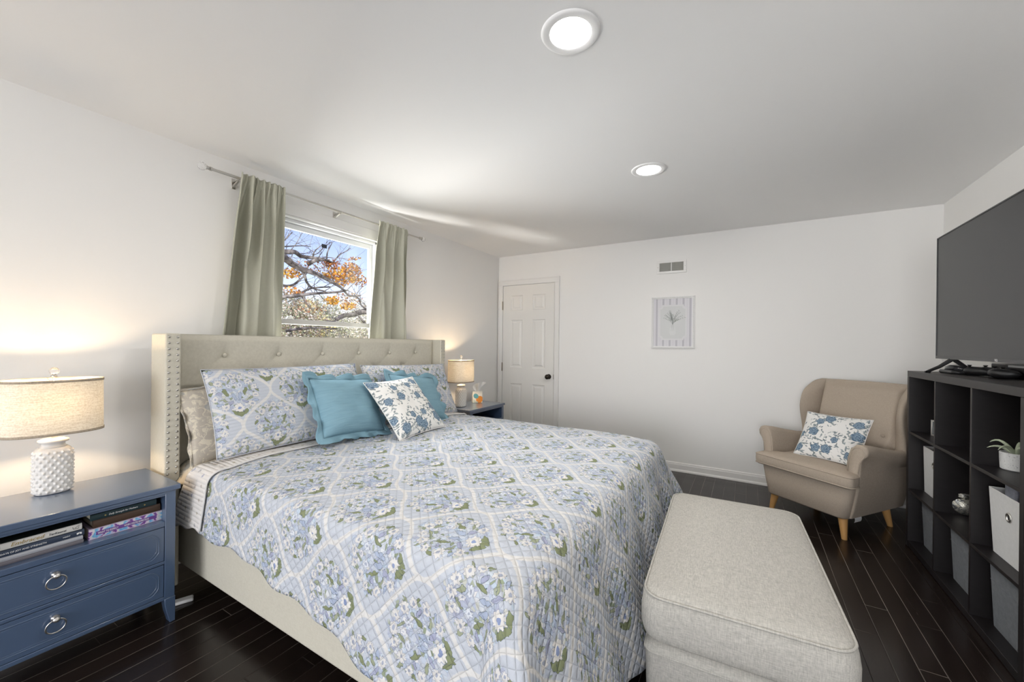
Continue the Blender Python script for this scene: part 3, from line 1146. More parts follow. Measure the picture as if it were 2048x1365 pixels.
mt = obj('mattress', abox(0.262, 2.240, -3.462, -1.592, 0.352, 0.646), M['mattress'], bevel=0.06, seg=5)
tag(mt, 'king size mattress on the bed under the floral quilt', 'mattress')

# ------------------------------------------------------------------ bedclothes
XF, YN, YF, ZT = 2.235, -3.468, -1.585, 0.672
def drape(a, bb, lift=0.0, amp=1.0, side_phi=84, out=0.0):
    da = max(0.0, a - XF)
    dn = max(0.0, YN - bb)
    df = max(0.0, bb - YF)
    db = dn if dn > 0 else -df
    x0, y0 = min(a, XF), min(max(bb, YN), YF)
    # a gently rounded top
    ey = min(y0 - YN, YF - y0)
    top = ZT + lift - 0.016 * (1 - sm(0, 0.22, ey)) ** 2 - 0.012 * (1 - sm(0, 0.25, XF - x0)) ** 2
    top += 0.010 * vn(x0 * 3.1, y0 * 3.1, 1) + 0.004 * vn(x0 * 9, y0 * 9, 2)
    d = math.hypot(da, db)
    if d < 1e-9:
        return Vector((x0, y0, top))
    dx, dy = da / d, -db / d
    c2 = dx * dx
    R = 0.062 + 0.055 * c2 + lift * 0.5
    ph = rad(side_phi * (1 - c2) + 75 * c2 - 6 * (4 * c2 * (1 - c2)))
    if d < R * ph:
        f = d / R
        e, dr = R * math.sin(f), R * (1 - math.cos(f))
    else:
        e = R * math.sin(ph) + (d - R * ph) * math.cos(ph)
        dr = R * (1 - math.cos(ph)) + (d - R * ph) * math.sin(ph)
    g = sm(0.08, 0.5, d) * amp
    # loose folds: along the near side, along the foot, and deep ones round the corner
    along = x0 * 1.0 + y0 * 1.0
    e += g * (0.016 * math.sin(along * 11 + 0.7) + 0.010 * math.sin(along * 23 + 2.0)) * (0.5 + 0.5 * c2)
    th = math.atan2(da, abs(db))
    k = 4 * c2 * (1 - c2)
    e += g * (0.050 * k * math.sin(th * 7 + 0.6) + 0.045 * k)
    z = top - dr + out
    if z < 0.014:
        e += (0.014 - z) * 0.75
        z = 0.014 + 0.004 * (1 + math.sin(along * 30))
    return Vector((x0 + dx * (e + lift), y0 + dy * (e + lift), z))

def near_len(a):
    # the hem hangs lower towards the foot
    return 0.315 + 0.075 * sm(0.9, 1.7, a) + 0.115 * sm(1.45, 2.2, a) + 0.006 * math.sin(a * 26)
AX0, LF = 0.600, 0.700
def quilt_pt(s, t):
    a = AX0 + (XF + LF - AX0) * s
    nl = near_len(min(a, XF))
    lo, hi = YN - nl, YF + 0.36
    bb = lo + (hi - lo) * t
    if s > 0.995: a += 0.006 * math.sin(bb * 26)
    return a, bb
b = BM()
def qfn(s, t):
    a, bb = quilt_pt(s, t)
    return drape(a, bb)
def quv(s, t):
    a, bb = quilt_pt(s, t)
    return (bb + 3.5, -a)
grid(b, qfn, 190, 200, quv)
bmesh.ops.recalc_face_normals(b, faces=b.faces)
quilt = obj('quilt', b, M['quilt'], smooth=True, solid=0.007)
tag(quilt, 'pale blue quilt with cream ogee trellis and flower posies spread over the bed', 'quilt')
b = BM()
def bandpt(s, t):
    nl = 0.345 - 0.045 * s + 0.006 * math.sin(s * 14)
    lo, hi = YN - nl, YF + 0.33
    bb = lo + (hi - lo) * t
    a0 = 0.345 + 0.125 * sm(lo, YN + 0.03, bb)
    return a0 + (0.645 - a0) * s, bb
def bandfn(s, t):
    a, bb = bandpt(s, t)
    p = drape(a, bb, 0.011 - 0.004 * abs(s - 0.5))
    return p
grid(b, bandfn, 24, 180, lambda s, t: bandpt(s, t))
bmesh.ops.recalc_face_normals(b, faces=b.faces)
bd = obj('turned_back_band', b, M['sprig'], quilt, smooth=True, solid=0.008)
bd['label'] = 'cream sprigged reverse of the quilt turned back'
# piped fold line of the band
b = BM()
tube(b, [bandfn(1.0, t / 150) + Vector((0.002, 0, 0.003)) for t in range(151)], 0.0042, 6)
obj('piping', b, M['quilt'], quilt, smooth=True)
b = BM()
def shpt(s, t):
    a = 0.262 + 0.30 * s
    nl = 0.140 + 0.02 * math.sin(s * 7 + 1)
    lo, hi = YN - nl, YF + 0.12
    return a, lo + (hi - lo) * t
grid(b, lambda s, t: drape(*shpt(s, t), lift=-0.006 - 0.008 * s, side_phi=52 + 34 * sm(0.35, 0.9, s)), 30, 150, lambda s, t: shpt(s, t))
bmesh.ops.recalc_face_normals(b, faces=b.faces)
sheet = obj('bed_sheet', b, M['sheet'], smooth=True, solid=0.003)
tag(sheet, 'cream flowered sheet showing between the quilt and the headboard', 'sheet')

# ------------------------------------------------------------------ pillows
def pillow_frame(center, right, up):
    r = Vector(right).normalized()
    u = Vector(up)
    u = (u - r * u.dot(r)).normalized()
    n = r.cross(u)
    return Matrix(((r.x, u.x, n.x, center[0]), (r.y, u.y, n.y, center[1]), (r.z, u.z, n.z, center[2]), (0, 0, 0, 1)))
def pillow_bm(wd, ht, tk, seed, pin=0.06, ex=0.45, n=40, wr=0.006, uvo=(0, 0), flat=0.5):
    b = BM()
    def out(u, v):
        return (wd / 2 * u * (1 - pin * (1 - v * v)), ht / 2 * v * (1 - pin * (1 - u * u)))
    def prof(u, v):
        return max(0.0, (1 - u ** 4) * (1 - v ** 4)) ** 0.5 * max(0.0, (1 - u * u) * (1 - v * v)) ** (ex - 0.25)
    for sd in (1, -1):
        def fn(s, t):
            u, v = 2 * s - 1, 2 * t - 1
            x, y = out(u, v)
            k = prof(u, v)
            z = sd * tk / 2 * k
            z += k * (wr * 2 * vn(u * 3 + 7, v * 3, seed) + wr * vn(u * 7, v * 7 + 5, seed + 3)) * (1 if sd > 0 else 0.3)
            return (x, y, z)
        grid(b, fn, n, n, lambda s, t: (s * wd + uvo[0], t * ht + uvo[1]))
    bmesh.ops.remove_doubles(b, verts=b.verts, dist=1e-5)
    bmesh.ops.recalc_face_normals(b, faces=b.faces)
    return b, out
def pillow(name, label, cat, center, right, up, wd, ht, tk, m, seed, group=None, pin=0.06, flange=0.0, flange_m=None, uvo=(0, 0), welt=None, ex=0.45):
    root = bpy.data.objects.new(name, None)
    root.empty_display_size = 0.05
    link(root)
    root.matrix_world = pillow_frame(center, right, up)
    tag(root, label, cat, group)
    b, out = pillow_bm(wd, ht, tk, seed, pin, uvo=uvo, ex=ex)
    obj('cushion_body', b, m, root, smooth=True)
    def per(s):
        s = s % 4
        k = int(s)
        f = s - k
        if k == 0: u, v = -1 + 2 * f, -1
        elif k == 1: u, v = 1, -1 + 2 * f
        elif k == 2: u, v = 1 - 2 * f, 1
        else: u, v = -1, 1 - 2 * f
        return u, v
    if flange:
        b = BM()
        N = 480
        def fl(s, t):
            s4 = s * 4
            u, v = per(s4)
            x, y = out(u, v)
            # direction: away from the nearest edges, diagonal at the corners
            du, dv = sm(0.80, 1.0, abs(u)) * (1 if u > 0 else -1), sm(0.80, 1.0, abs(v)) * (1 if v > 0 else -1)
            L = math.hypot(du, dv)
            du, dv = du / L, dv / L
            scal = abs(math.sin(s4 * PI * 3.5)) ** 0.6
            wdt = (flange * (0.62 + 0.38 * scal)) * t * (1 + 0.30 * min(abs(du), abs(dv)) * 1.4)
            z = t * (0.014 * math.sin(s4 * PI * 7 + seed) + 0.012 * math.sin(s4 * 9 + 2 * seed))
            return (x + du * wdt, y + dv * wdt, z)
        grid(b, fl, N, 4, lambda s, t: (s * 2.0, t * 0.05), closeu=True)
        bmesh.ops.recalc_face_normals(b, faces=b.faces)
        obj('scalloped_edge', b, flange_m or m, root, smooth=True, solid=0.003)
    if welt:
        b = BM()
        pts = []
        for i in range(160):
            u, v = per(i / 40)
            x, y = out(u, v)
            pts.append((x, y, 0))
        tube(b, pts, 0.0024, 6, closed=True)
        obj('piping', b, welt, root, smooth=True)
    return root

pillow('lace_pillow', 'beige lace print pillow behind the sham nearest the blue nightstand with books', 'pillow', (0.345, -3.165, 0.880), (0, 0.985, 0.13), (-0.16, -0.13, 0.95), 0.72, 0.40, 0.10, M['lace'], 4, pin=0.05, flange=0.012)
pillow('pillow_sham', 'large quilted sham with flower posies on the near side of the bed', 'pillow', (0.462, -2.985, 0.918), (0, 1, 0.0), (-0.19, 0, 0.44), 0.955, 0.485, 0.115, M['sham'], 11, 'quilted shams', pin=0.03, welt=M['sham'], ex=0.40)
pillow('pillow_sham', 'large quilted sham with flower posies on the far side by the tissue box', 'pillow', (0.462, -2.005, 0.900), (0, 1, -0.025), (-0.19, 0, 0.44), 0.93, 0.465, 0.125, M['sham'], 23, 'quilted shams', pin=0.03, uvo=(0.17, 0.19), welt=M['sham'], ex=0.40)
pillow('ruffled_cushion', 'teal blue cushion with scalloped edge, the nearer of two', 'cushion', (0.625, -2.752, 0.885), (0, 0.5, -0.035), (-0.205, 0.02, 0.36), 0.455, 0.390, 0.165, M['muslin'], 31, 'blue scalloped cushions', flange=0.042)
pillow('ruffled_cushion', 'teal blue cushion with scalloped edge half hidden behind the rose print cushion', 'cushion', (0.615, -2.110, 0.868), (0, 0.6, -0.075), (-0.205, 0.03, 0.36), 0.49, 0.375, 0.15, M['muslin'], 42, 'blue scalloped cushions', flange=0.042)
pillow('rose_print_cushion', 'white cushion with blue rose print leaning in the middle of the bed', 'cushion', (0.790, -2.405, 0.855), (-0.035, 0.46, 0.008), (-0.30, -0.015, 0.335), 0.485, 0.475, 0.125, M['rose'], 57, welt=M['rose'])

# ------------------------------------------------------------------ nightstands
def ring_pts(hx, hy, r, nc=7, ns=6, cx=0.0, cy=0.0, z=0.0):
    """rounded rectangle outline"""
    out = []
    cs = [(hx - r, hy - r, 0), (-hx + r, hy - r, 90), (-hx + r, -hy + r, 180), (hx - r, -hy + r, 270)]
    for k, (x, y, a0) in enumerate(cs):
        arc = [(x + r * math.cos(rad(a0 + 90 * i / nc)), y + r * math.sin(rad(a0 + 90 * i / nc))) for i in range(nc + 1)]
        out += arc
        x2, y2, a2 = cs[(k + 1) % 4]
        q = (x2 + r * math.cos(rad(a2)), y2 + r * math.sin(rad(a2)))
        p = arc[-1]
        for i in range(1, ns):
            out.append((p[0] + (q[0] - p[0]) * i / ns, p[1] + (q[1] - p[1]) * i / ns))
    return [(cx + x, cy + y, z) for x, y in out]
def loft(bm, rings, cap=(True, True), mi=0):
    R = [[bm.verts.new(p) for p in r] for r in rings]
    n = len(R[0])
    for A, B in zip(R, R[1:]):
        for k in range(n):
            bm.faces.new((A[k], A[(k + 1) % n], B[(k + 1) % n], B[k])).material_index = mi
    if cap[0]: bm.faces.new(list(reversed(R[0]))).material_index = mi
    if cap[1]: bm.faces.new(R[-1]).material_index = mi
    return R

def nightstand(label, loc):
    t = thing('nightstand', label, 'nightstand', loc, 0, 'slate blue nightstands')
    D, hw, zt = 0.420, 0.330, 0.630
    obj('top', abox(0, D, -hw, hw, 0.606, zt), M['blue'], t, bevel=0.003)
    b = BM()
    box(b, 0.012, 0.412, -0.314, -0.276, 0.115, 0.606)      # side stiles become the case sides
    box(b, 0.012, 0.412, 0.276, 0.314, 0.115, 0.606)
    box(b, 0.012, 0.024, -0.276, 0.276, 0.115, 0.606)
    box(b, 0.024, 0.410, -0.276, 0.276, 0.447, 0.470)       # open shelf
    box(b, 0.024, 0.410, -0.276, 0.276, 0.276, 0.290)       # rail between the drawers
    box(b, 0.024, 0.410, -0.276, 0.276, 0.110, 0.127)       # bottom rail
    box(b, 0.380, 0.411, -0.276, 0.276, 0.586, 0.606)
    box(b, 0.408, 0.416, -0.276, 0.276, 0.595, 0.606)
    obj('case', b, M['blue'], t, bevel=0.0018)
    for y0 in (-0.316, 0.276):                              # curved feet, flush with the stiles
        for x0, x1 in ((0.372, 0.414), (0.010, 0.052)):
            s = 1 if y0 < 0 else -1                         # the inner edge sweeps towards the outside
            outer = y0 if y0 < 0 else y0 + 0.040
            inner = outer + s * 0.040
            b = BM()
            prof = [(0.0, 0.020), (0.02, 0.024), (0.05, 0.032), (0.085, 0.038), (0.115, 0.040)]
            rings = []
            for z, wd in prof:
                a_, c_ = sorted((outer, outer + s * wd))
                rings.append([(x0, a_, z), (x1, a_, z), (x1, c_, z), (x0, c_, z)])
            loft(b, rings)
            obj('leg', b, M['blue'], t, bevel=0.002)
    for z0, z1 in ((0.2925, 0.4445), (0.1295, 0.2735)):
        b = abox(0.05, 0.409, -0.2735, 0.2735, z0, z1)
        m_ = 0.020
        for inset, r in ((0.018, 0.0018), (0.026, 0.0010)):
            c = 0.026
            y1, zA, zB = 0.2735 - inset, z0 + inset, z1 - inset
            pts = [(-y1 + c, zA), (y1 - c, zA), (y1 - c * 0.62, zA + c * 0.25), (y1 - c * 0.25, zA + c * 0.62), (y1, zA + c), (y1, zB - c), (y1 - c * 0.25, zB - c * 0.62), (y1 - c * 0.62, zB - c * 0.25), (y1 - c, zB),
                   (-y1 + c, zB), (-y1 + c * 0.62, zB - c * 0.25), (-y1 + c * 0.25, zB - c * 0.62), (-y1, zB - c), (-y1, zA + c), (-y1 + c * 0.25, zA + c * 0.62), (-y1 + c * 0.62, zA + c * 0.25)]
            tube(b, [(0.409, y, z) for y, z in pts], r, 6, closed=True)
        dr = obj('drawer', b, M['blue'], t, bevel=0.0015)
        zc = (z0 + z1) / 2
        cy = -0.056
        b = BM()
        lathe(b, [(0.0115, 0.0), (0.0125, 0.004), (0.006, 0.007), (0.006, 0.014), (0.010, 0.018), (0.0105, 0.022), (0.006, 0.026), (0.0, 0.027)], 20)
        for v in b.verts:
            v.co = Vector((0.410 + v.co.z, cy + v.co.x, zc + 0.024 + v.co.y))
        bmesh.ops.recalc_face_normals(b, faces=b.faces)
        tube(b, [(0.4235 + 0.004 * math.cos(a), cy + 0.0265 * math.sin(a), zc - 0.002 + 0.0265 * math.cos(a)) for a in [2 * PI * k / 40 for k in range(40)]], 0.0026, 8, closed=True)
        k = obj('ring_pull', b, M['metal'], dr, smooth=True)
        k['label'] = 'brushed nickel ring pull'
    return t
NSX, NSY = 0.158, -3.946
ns1 = nightstand('slate blue nightstand holding books, on the near side of the bed', (NSX, NSY, 0))
ns2 = copy_tree(ns1)
ns2.location = (0.050, -0.905, 0)
ns2['label'] = 'slate blue nightstand mostly hidden beyond the bed, beside the door'

# ------------------------------------------------------------------ table lamps
def table_lamp(label, loc):
    t = thing('table_lamp', label, 'lamp', loc, 0, 'white hobnail bedside lamps')
    b = BM()
    NU, NV = 192, 120
    prof = [(0.0, 0.90), (0.02, 0.95), (0.06, 0.99), (0.5, 1.0), (0.82, 1.0), (0.90, 0.975), (0.955, 0.90), (1.0, 0.74)]
    def pr(v):
        for (a, r0), (c, r1) in zip(prof, prof[1:]):
            if v <= c:
                f = (v - a) / (c - a)
                return r0 + (r1 - r0) * f
        return prof[-1][1]
    ex = 2 / 2.6
    tab, acc, last = [(0.0, 0.0)], 0.0, (0.046, 0.0)
    for k in range(1, 1441):
        a = 2 * PI * k / 1440
        q = (0.046 * math.copysign(abs(math.cos(a)) ** ex, math.cos(a)), 0.058 * math.copysign(abs(math.sin(a)) ** ex, math.sin(a)))
        acc += math.hypot(q[0] - last[0], q[1] - last[1])
        last = q
        tab.append((acc, a))
    def ang(s):
        w_ = s * acc
        lo_, hi_ = 0, 1440
        while hi_ - lo_ > 1:
            mid = (lo_ + hi_) // 2
            if tab[mid][0] <= w_: lo_ = mid
            else: hi_ = mid
        f = (w_ - tab[lo_][0]) / max(1e-9, tab[hi_][0] - tab[lo_][0])
        return tab[lo_][1] + (tab[hi_][1] - tab[lo_][1]) * f
    def fn(s, tt):
        a = ang(s)
        z = 0.002 + 0.196 * tt
        r = pr(tt)
        h = math.cos(16 * 2 * PI * s + 0.4) * math.cos(PI * (z - 0.012) / 0.0165)
        h = max(0.0, h - 0.05) ** 1.1 * (1 if tt < 0.93 else 0) * sm(0.0, 0.04, tt)
        k = 0.0058 * h
        c, s_ = math.cos(a), math.sin(a)
        return ((0.046 * r + k) * math.copysign(abs(c) ** ex, c), (0.058 * r + k) * math.copysign(abs(s_) ** ex, s_), z)
    V = grid(b, fn, NU, NV, closeu=True)
    b.faces.new([V[i][0] for i in range(NU)])
    b.faces.new([V[i][-1] for i in range(NU)])
    bmesh.ops.recalc_face_normals(b, faces=b.faces)
    base = obj('lamp_base', b, M['ceramic'], t, smooth=True)
    b = BM()
    lathe(b, [(0.041, 0.1975), (0.0365, 0.201), (0.034, 0.206), (0.034, 0.214), (0.044, 0.219), (0.046, 0.224), (0.044, 0.229), (0.030, 0.236), (0.012, 0.240), (0.010, 0.244)], 40, sx=0.92, sy=1.02, ex=2.4)
    obj('lid', b, M['ceramic'], t, smooth=True)
    b = BM()
    lathe(b, [(0.0075, 0.242), (0.0075, 0.262), (0.012, 0.264), (0.012, 0.296), (0.015, 0.298), (0.015, 0.325), (0.006, 0.330)], 20)
    obj('socket', b, M['metal'], t, smooth=False)
    b = BM()
    z0, z1 = 0.262, 0.490
    def sh(s, tt):
        a = 2 * PI * s
        r = 1.0 - 0.015 * tt
        c, s_ = math.cos(a), math.sin(a)
        ex = 2 / 2.5
        return (0.114 * r * math.copysign(abs(c) ** ex, c), 0.152 * r * math.copysign(abs(s_) ** ex, s_), z0 + (z1 - z0) * tt)
    grid(b, sh, 72, 10, closeu=True)
    bmesh.ops.recalc_face_normals(b, faces=b.faces)
    shd = obj('lamp_shade', b, M['shade'], t, smooth=True)
    for tt in (0.015, 0.985):
        b = BM()
        def tr(s, q):
            p = sh(s, tt)
            k = 1.008
            return (p[0] * k, p[1] * k, p[2] + (q - 0.5) * 0.010)
        grid(b, tr, 72, 2, closeu=True)
        bmesh.ops.recalc_face_normals(b, faces=b.faces)
        obj('shade_trim', b, M['shade_trim'], shd, smooth=True, solid=0.002)
    b = BM()
    tube(b, [(-0.108, 0, z1 - 0.004), (-0.05, 0, z1 - 0.012), (0.05, 0, z1 - 0.012), (0.108, 0, z1 - 0.004)], 0.0016, 6)
    tube(b, [(0, -0.146, z1 - 0.002), (0, -0.05, z1 - 0.011), (0, 0.05, z1 - 0.011), (0, 0.146, z1 - 0.002)], 0.0016, 6)
    tube(b, [(0, -0.02, 0.30), (0, -0.055, 0.36), (0, -0.050, 0.45), (0, 0, z1 - 0.008), (0, 0.050, 0.45), (0, 0.055, 0.36), (0, 0.02, 0.30)], 0.0015, 6)
    obj('spider', b, M['metal'], shd)
    b = BM()
    lathe(b, [(0.004, z1 - 0.010), (0.004, z1 + 0.004), (0.010, z1 + 0.006), (0.010, z1 + 0.016), (0.007, z1 + 0.020)], 20)
    fin = obj('finial', b, M['metal'], t, smooth=True)
    b = BM()
    ball(b, (0, 0, z1 + 0.036), 0.0165, 16, 10)
    obj('finial_ball', b, M['crystal'], fin)
    light('bulb_glow', 'POINT', (0, 0, 0.392), LAMP_W, (1.0, 0.73, 0.44), (0, 0, 0), 0.02, None, t)
    return t
lamp1 = table_lamp('white hobnail table lamp, lit, on the near blue nightstand', (0.250, -3.954, 0.630))
lamp2 = copy_tree(lamp1)
lamp2.location = (0.235, -1.085, 0.630)
lamp2['label'] = 'white hobnail table lamp, lit, beyond the headboard next to the tissue box'

# ------------------------------------------------------------------ books on the near nightstand
def book(name, label, y0, y1, z0, z1, dep, cov, x1=0.53, group='books in the nightstand shelf', skew=0.0, pages=True, spine_mat=None):
    t = thing(name, label, 'book', (x1, (y0 + y1) / 2, z0), rad(skew), group)
    L, Tn = (y1 - y0) / 2, z1 - z0
    c = 0.0022 if Tn < 0.03 else 0.003
    b = BM()
    box(b, -dep, 0.0, -L, L, 0, c)
    box(b, -dep, 0.0, -L, L, Tn - c, Tn)
    obj('cover', b, cov, t, bevel=0.0006)
    b = BM()
    n = 5
    rings = []
    for y in (-L, L):
        rings.append([(-0.012, y, c), (0.0, y, c), (0.0015, y, Tn * 0.3), (0.0018, y, Tn * 0.5), (0.0015, y, Tn * 0.7), (0.0, y, Tn - c), (-0.012, y, Tn - c)])
    loft(b, rings)
    bmesh.ops.recalc_face_normals(b, faces=b.faces)
    obj('spine', b, spine_mat or cov, t)
    obj('pages', abox(-dep + 0.003, -0.0125, -L + 0.003, L - 0.003, c, Tn - c), M['paper'], t)
    return t
SH = 0.4705
bk = lambda n, c, r=0.5: mat(n, c, r)
navy = bk('navy_cover', (0.028, 0.042, 0.075, 1))
whitec = bk('white_cover', (0.62, 0.61, 0.58, 1))
greyc = bk('pale_grey_cover', (0.38, 0.39, 0.42, 1))
mauve = bk('mauve_grey_cover', (0.14, 0.13, 0.145, 1))
teal = bk('dark_teal_cover', (0.012, 0.035, 0.042, 1))
brown = bk('brown_leather_cover', (0.055, 0.030, 0.017, 1))
darkc = bk('dark_slate_cover', (0.018, 0.024, 0.024, 1))
TX = (rad(90), 0, rad(90))
book('book', 'grey mauve book at the bottom of the stack of four', -4.165, -3.920, SH, SH + 0.0145, 0.19, mauve)
book('book', 'pale grey book under the navy one', -4.160, -3.922, SH + 0.015, SH + 0.0305, 0.18, greyc)
bkn = book('book', 'navy book with white capital lettering under the white book', -4.160, -3.918, SH + 0.031, SH + 0.0545, 0.17, navy)
text('title_lettering', '100 DAYS OF JOY AND STRENGTH', M['white'], bkn, (0.0022, -0.105, 0.0085), 0.0082, TX, xs=0.98)
text('author_lettering', 'MARY', M['white'], bkn, (0.0022, 0.062, 0.0085), 0.0075, TX)
b = BM()
for pts in (((-0.006, 0), (0, 0.003), (0.0, 0.009), (-0.007, 0.007)), ((0.001, 0.003), (0.007, 0), (0.008, 0.007), (0.001, 0.009))):
    b.faces.new([b.verts.new((0.0023, 0.106 + y, 0.007 + z)) for y, z in pts])
obj('publisher_mark', b, M['white'], bkn)
bkw = book('book', 'white book with gold script on top of the stack', -4.165, -3.925, SH + 0.055, SH + 0.083, 0.17, darkc, spine_mat=whitec)
text('title_lettering', 'Embraced', M['gold'], bkw, (0.0022, -0.062, 0.0085), 0.019, TX, shear=0.3, xs=1.05)
text('author_lettering', 'TerKeurst', M['ink'], bkw, (0.0022, 0.030, 0.0095), 0.011, TX, shear=0.25)
text('small_lettering', '100', greyc, bkw, (0.0022, -0.105, 0.009), 0.014, TX)
b = BM()
tube(b, [(0.0023, 0.094, 0.018), (0.0023, 0.096, 0.010), (0.0023, 0.110, 0.009), (0.0023, 0.112, 0.021), (0.0023, 0.100, 0.013)], 0.0008, 5)
obj('publisher_mark', b, M['ink'], bkw)

def guide_spine():
    m = mat('purple_patchwork_spine', (0.3, 0.1, 0.4, 1), 0.4)
    t = NT(m)
    v = t.coord()
    x, y, z = t.xyz(v)
    k = (y + 0.13) / 0.26
    n = t.noise(t.vec(y * 34, z * 60, 0), 1.0, 2)
    c = t.ramp((k * 6.0 + n * 1.4).fr(), [(0.0, (0.62, 0.45, 0.60, 1)), (0.2, (0.55, 0.60, 0.58, 1)), (0.36, (0.10, 0.33, 0.60, 1)), (0.55, (0.20, 0.45, 0.66, 1)), (0.68, (0.60, 0.50, 0.62, 1)), (0.82, (0.13, 0.045, 0.22, 1)), (0.95, (0.16, 0.05, 0.26, 1))])
    mid = (z - 0.0215).abs().lt(0.0075) * (y).abs().lt(0.098)
    t.L.new(t.mix(mid, c, (0.14, 0.055, 0.25, 1)), t.bsdf.inputs['Base Color'])
    return m
bkp = book('book', 'thick purple and blue paperback at the bottom by the right side', -3.905, -3.668, SH, SH + 0.043, 0.16, bk('lilac_cover', (0.5, 0.42, 0.55, 1)), spine_mat=guide_spine())
text('title_lettering', "WHAT TO EXPECT", M['white'], bkp, (0.0022, -0.093, 0.0178), 0.0105, TX, xs=0.70)
text('title_lettering', "WHEN YOU'RE EXPECTING", M['white'], bkp, (0.0022, -0.012, 0.0178), 0.0105, TX, xs=0.64)
book('book', 'brown leather book in the middle of the right stack', -3.893, -3.676, SH + 0.0436, SH + 0.0760, 0.15, brown)
bkt = book('book', 'dark teal book with white script on top of the right stack', -3.900, -3.690, SH + 0.0766, SH + 0.1010, 0.15, teal)
text('title_lettering', 'Daily Strength for Mothers', M['white'], bkt, (0.0022, -0.052, 0.0085), 0.0098, TX, shear=0.25, xs=0.86)
for y in (-0.062, 0.064):
    b = BM()
    ball(b, (0.002, y, 0.0115), 0.003, 8, 6, (0.3, 1, 1))
    obj('gold_star', b, M['gold'], bkt)

# ------------------------------------------------------------------ tissue box on the far nightstand
def tissue_mat():
    m = mat('floral_box_print', (0.8, 0.79, 0.75, 1), 0.5)
    t = NT(m)
    v = t.coord()
    x, y, z = t.xyz(v)
    n = t.noise(v, 14, 2)
    o = ((y - 0.020) * (y - 0.020) + (z - 0.038) * (z - 0.038)).sqrt() + (n - 0.5) * 0.03
    bl = ((y + 0.018) * (y + 0.018) + (z - 0.075) * (z - 0.075)).sqrt() + (n - 0.5) * 0.03
    c = t.mix(o.lt(0.038), (0.74, 0.73, 0.69, 1), (0.62, 0.24, 0.04, 1))
    c = t.mix(bl.lt(0.028), c, (0.10, 0.32, 0.40, 1))
    c = t.mix((t.noise(v, 26, 2)).gt(0.63) * 0.6, c, (0.35, 0.50, 0.50, 1))
    t.L.new(c, t.bsdf.inputs['Base Color'])
    return m
tb = thing('tissue_box', 'small cube tissue box with orange and teal flowers', 'tissue box', (0.185, -0.722, 0.630), rad(-48))
obj('box', abox(-0.056, 0.056, -0.056, 0.056, 0, 0.128), tissue_mat(), tb, bevel=0.003)
b = BM()
def tis(s, t):
    a = (s - 0.5) * 2
    q = (t - 0.5) * 2
    fold = 0.018 * math.sin(a * 4.2 + t * 2)
    return (fold * (0.4 + t) + 0.02 * t * a, a * (0.018 + 0.055 * t ** 0.7) + 0.028 * t * t, 0.122 + 0.105 * t ** 0.8 * (1 - 0.25 * a * a) + 0.02 * t * a)
grid(b, tis, 24, 16)
obj('tissue', b, mat('tissue_paper', (0.84, 0.83, 0.81, 1), 0.8), tb, smooth=True, solid=0.001)

# ------------------------------------------------------------------ curtain rod and curtains
ROD_X, ROD_Z = 0.088, 2.316
rod = thing('curtain_rod', 'slim nickel curtain rod with crystal ball finials above the window', 'curtain rod', (ROD_X, -2.44, ROD_Z))
b = BM()
cyl(b, (0, -0.37, 0), 0.0085, 1.00, 16, 'Y')
cyl(b, (0, 0.34, 0), 0.0065, 1.06, 16, 'Y')
obj('pole', b, M['metal'], rod, smooth=False)
for s, ye in ((-1, -0.868), (1, 0.868)):
    b = BM()
    cyl(b, (0, ye + s * 0.006, 0), 0.012, 0.010, 18, 'Y')
    ball(b, (0, ye + s * 0.020, 0), 0.0105, 12, 8)
    cyl(b, (0, ye + s * 0.030, 0), 0.013, 0.006, 18, 'Y')
    f = obj('finial', b, M['metal'], rod, smooth=False)
    b = BM()
    g = bmesh.ops.create_icosphere(b, subdivisions=2, radius=0.024)
    for v in b.verts:
        v.co = v.co + Vector((0, ye + s * 0.050, 0))
    obj('crystal_ball', b, M['crystal'], f)
for y in (-0.715, 0.004, 0.715):
    b = BM()
    box(b, -0.088, -0.082, y - 0.011, y + 0.011, -0.050, 0.014)
    hexa(b, [(-0.083, y - 0.006, -0.042), (-0.020, y - 0.006, -0.014), (-0.020, y + 0.006, -0.014), (-0.083, y + 0.006, -0.042)],
         [(-0.083, y - 0.006, -0.026), (-0.012, y - 0.006, -0.004), (-0.012, y + 0.006, -0.004), (-0.083, y + 0.006, -0.026)])
    box(b, -0.083, -0.010, y - 0.006, y + 0.006, -0.010, -0.001)
    tube(b, [(0.014 * math.cos(a), y, 0.014 * math.sin(a)) for a in [rad(180 + 18 * k) for k in range(11)]], 0.004, 6)
    obj('bracket', b, M['metal'], rod, bevel=0.001)

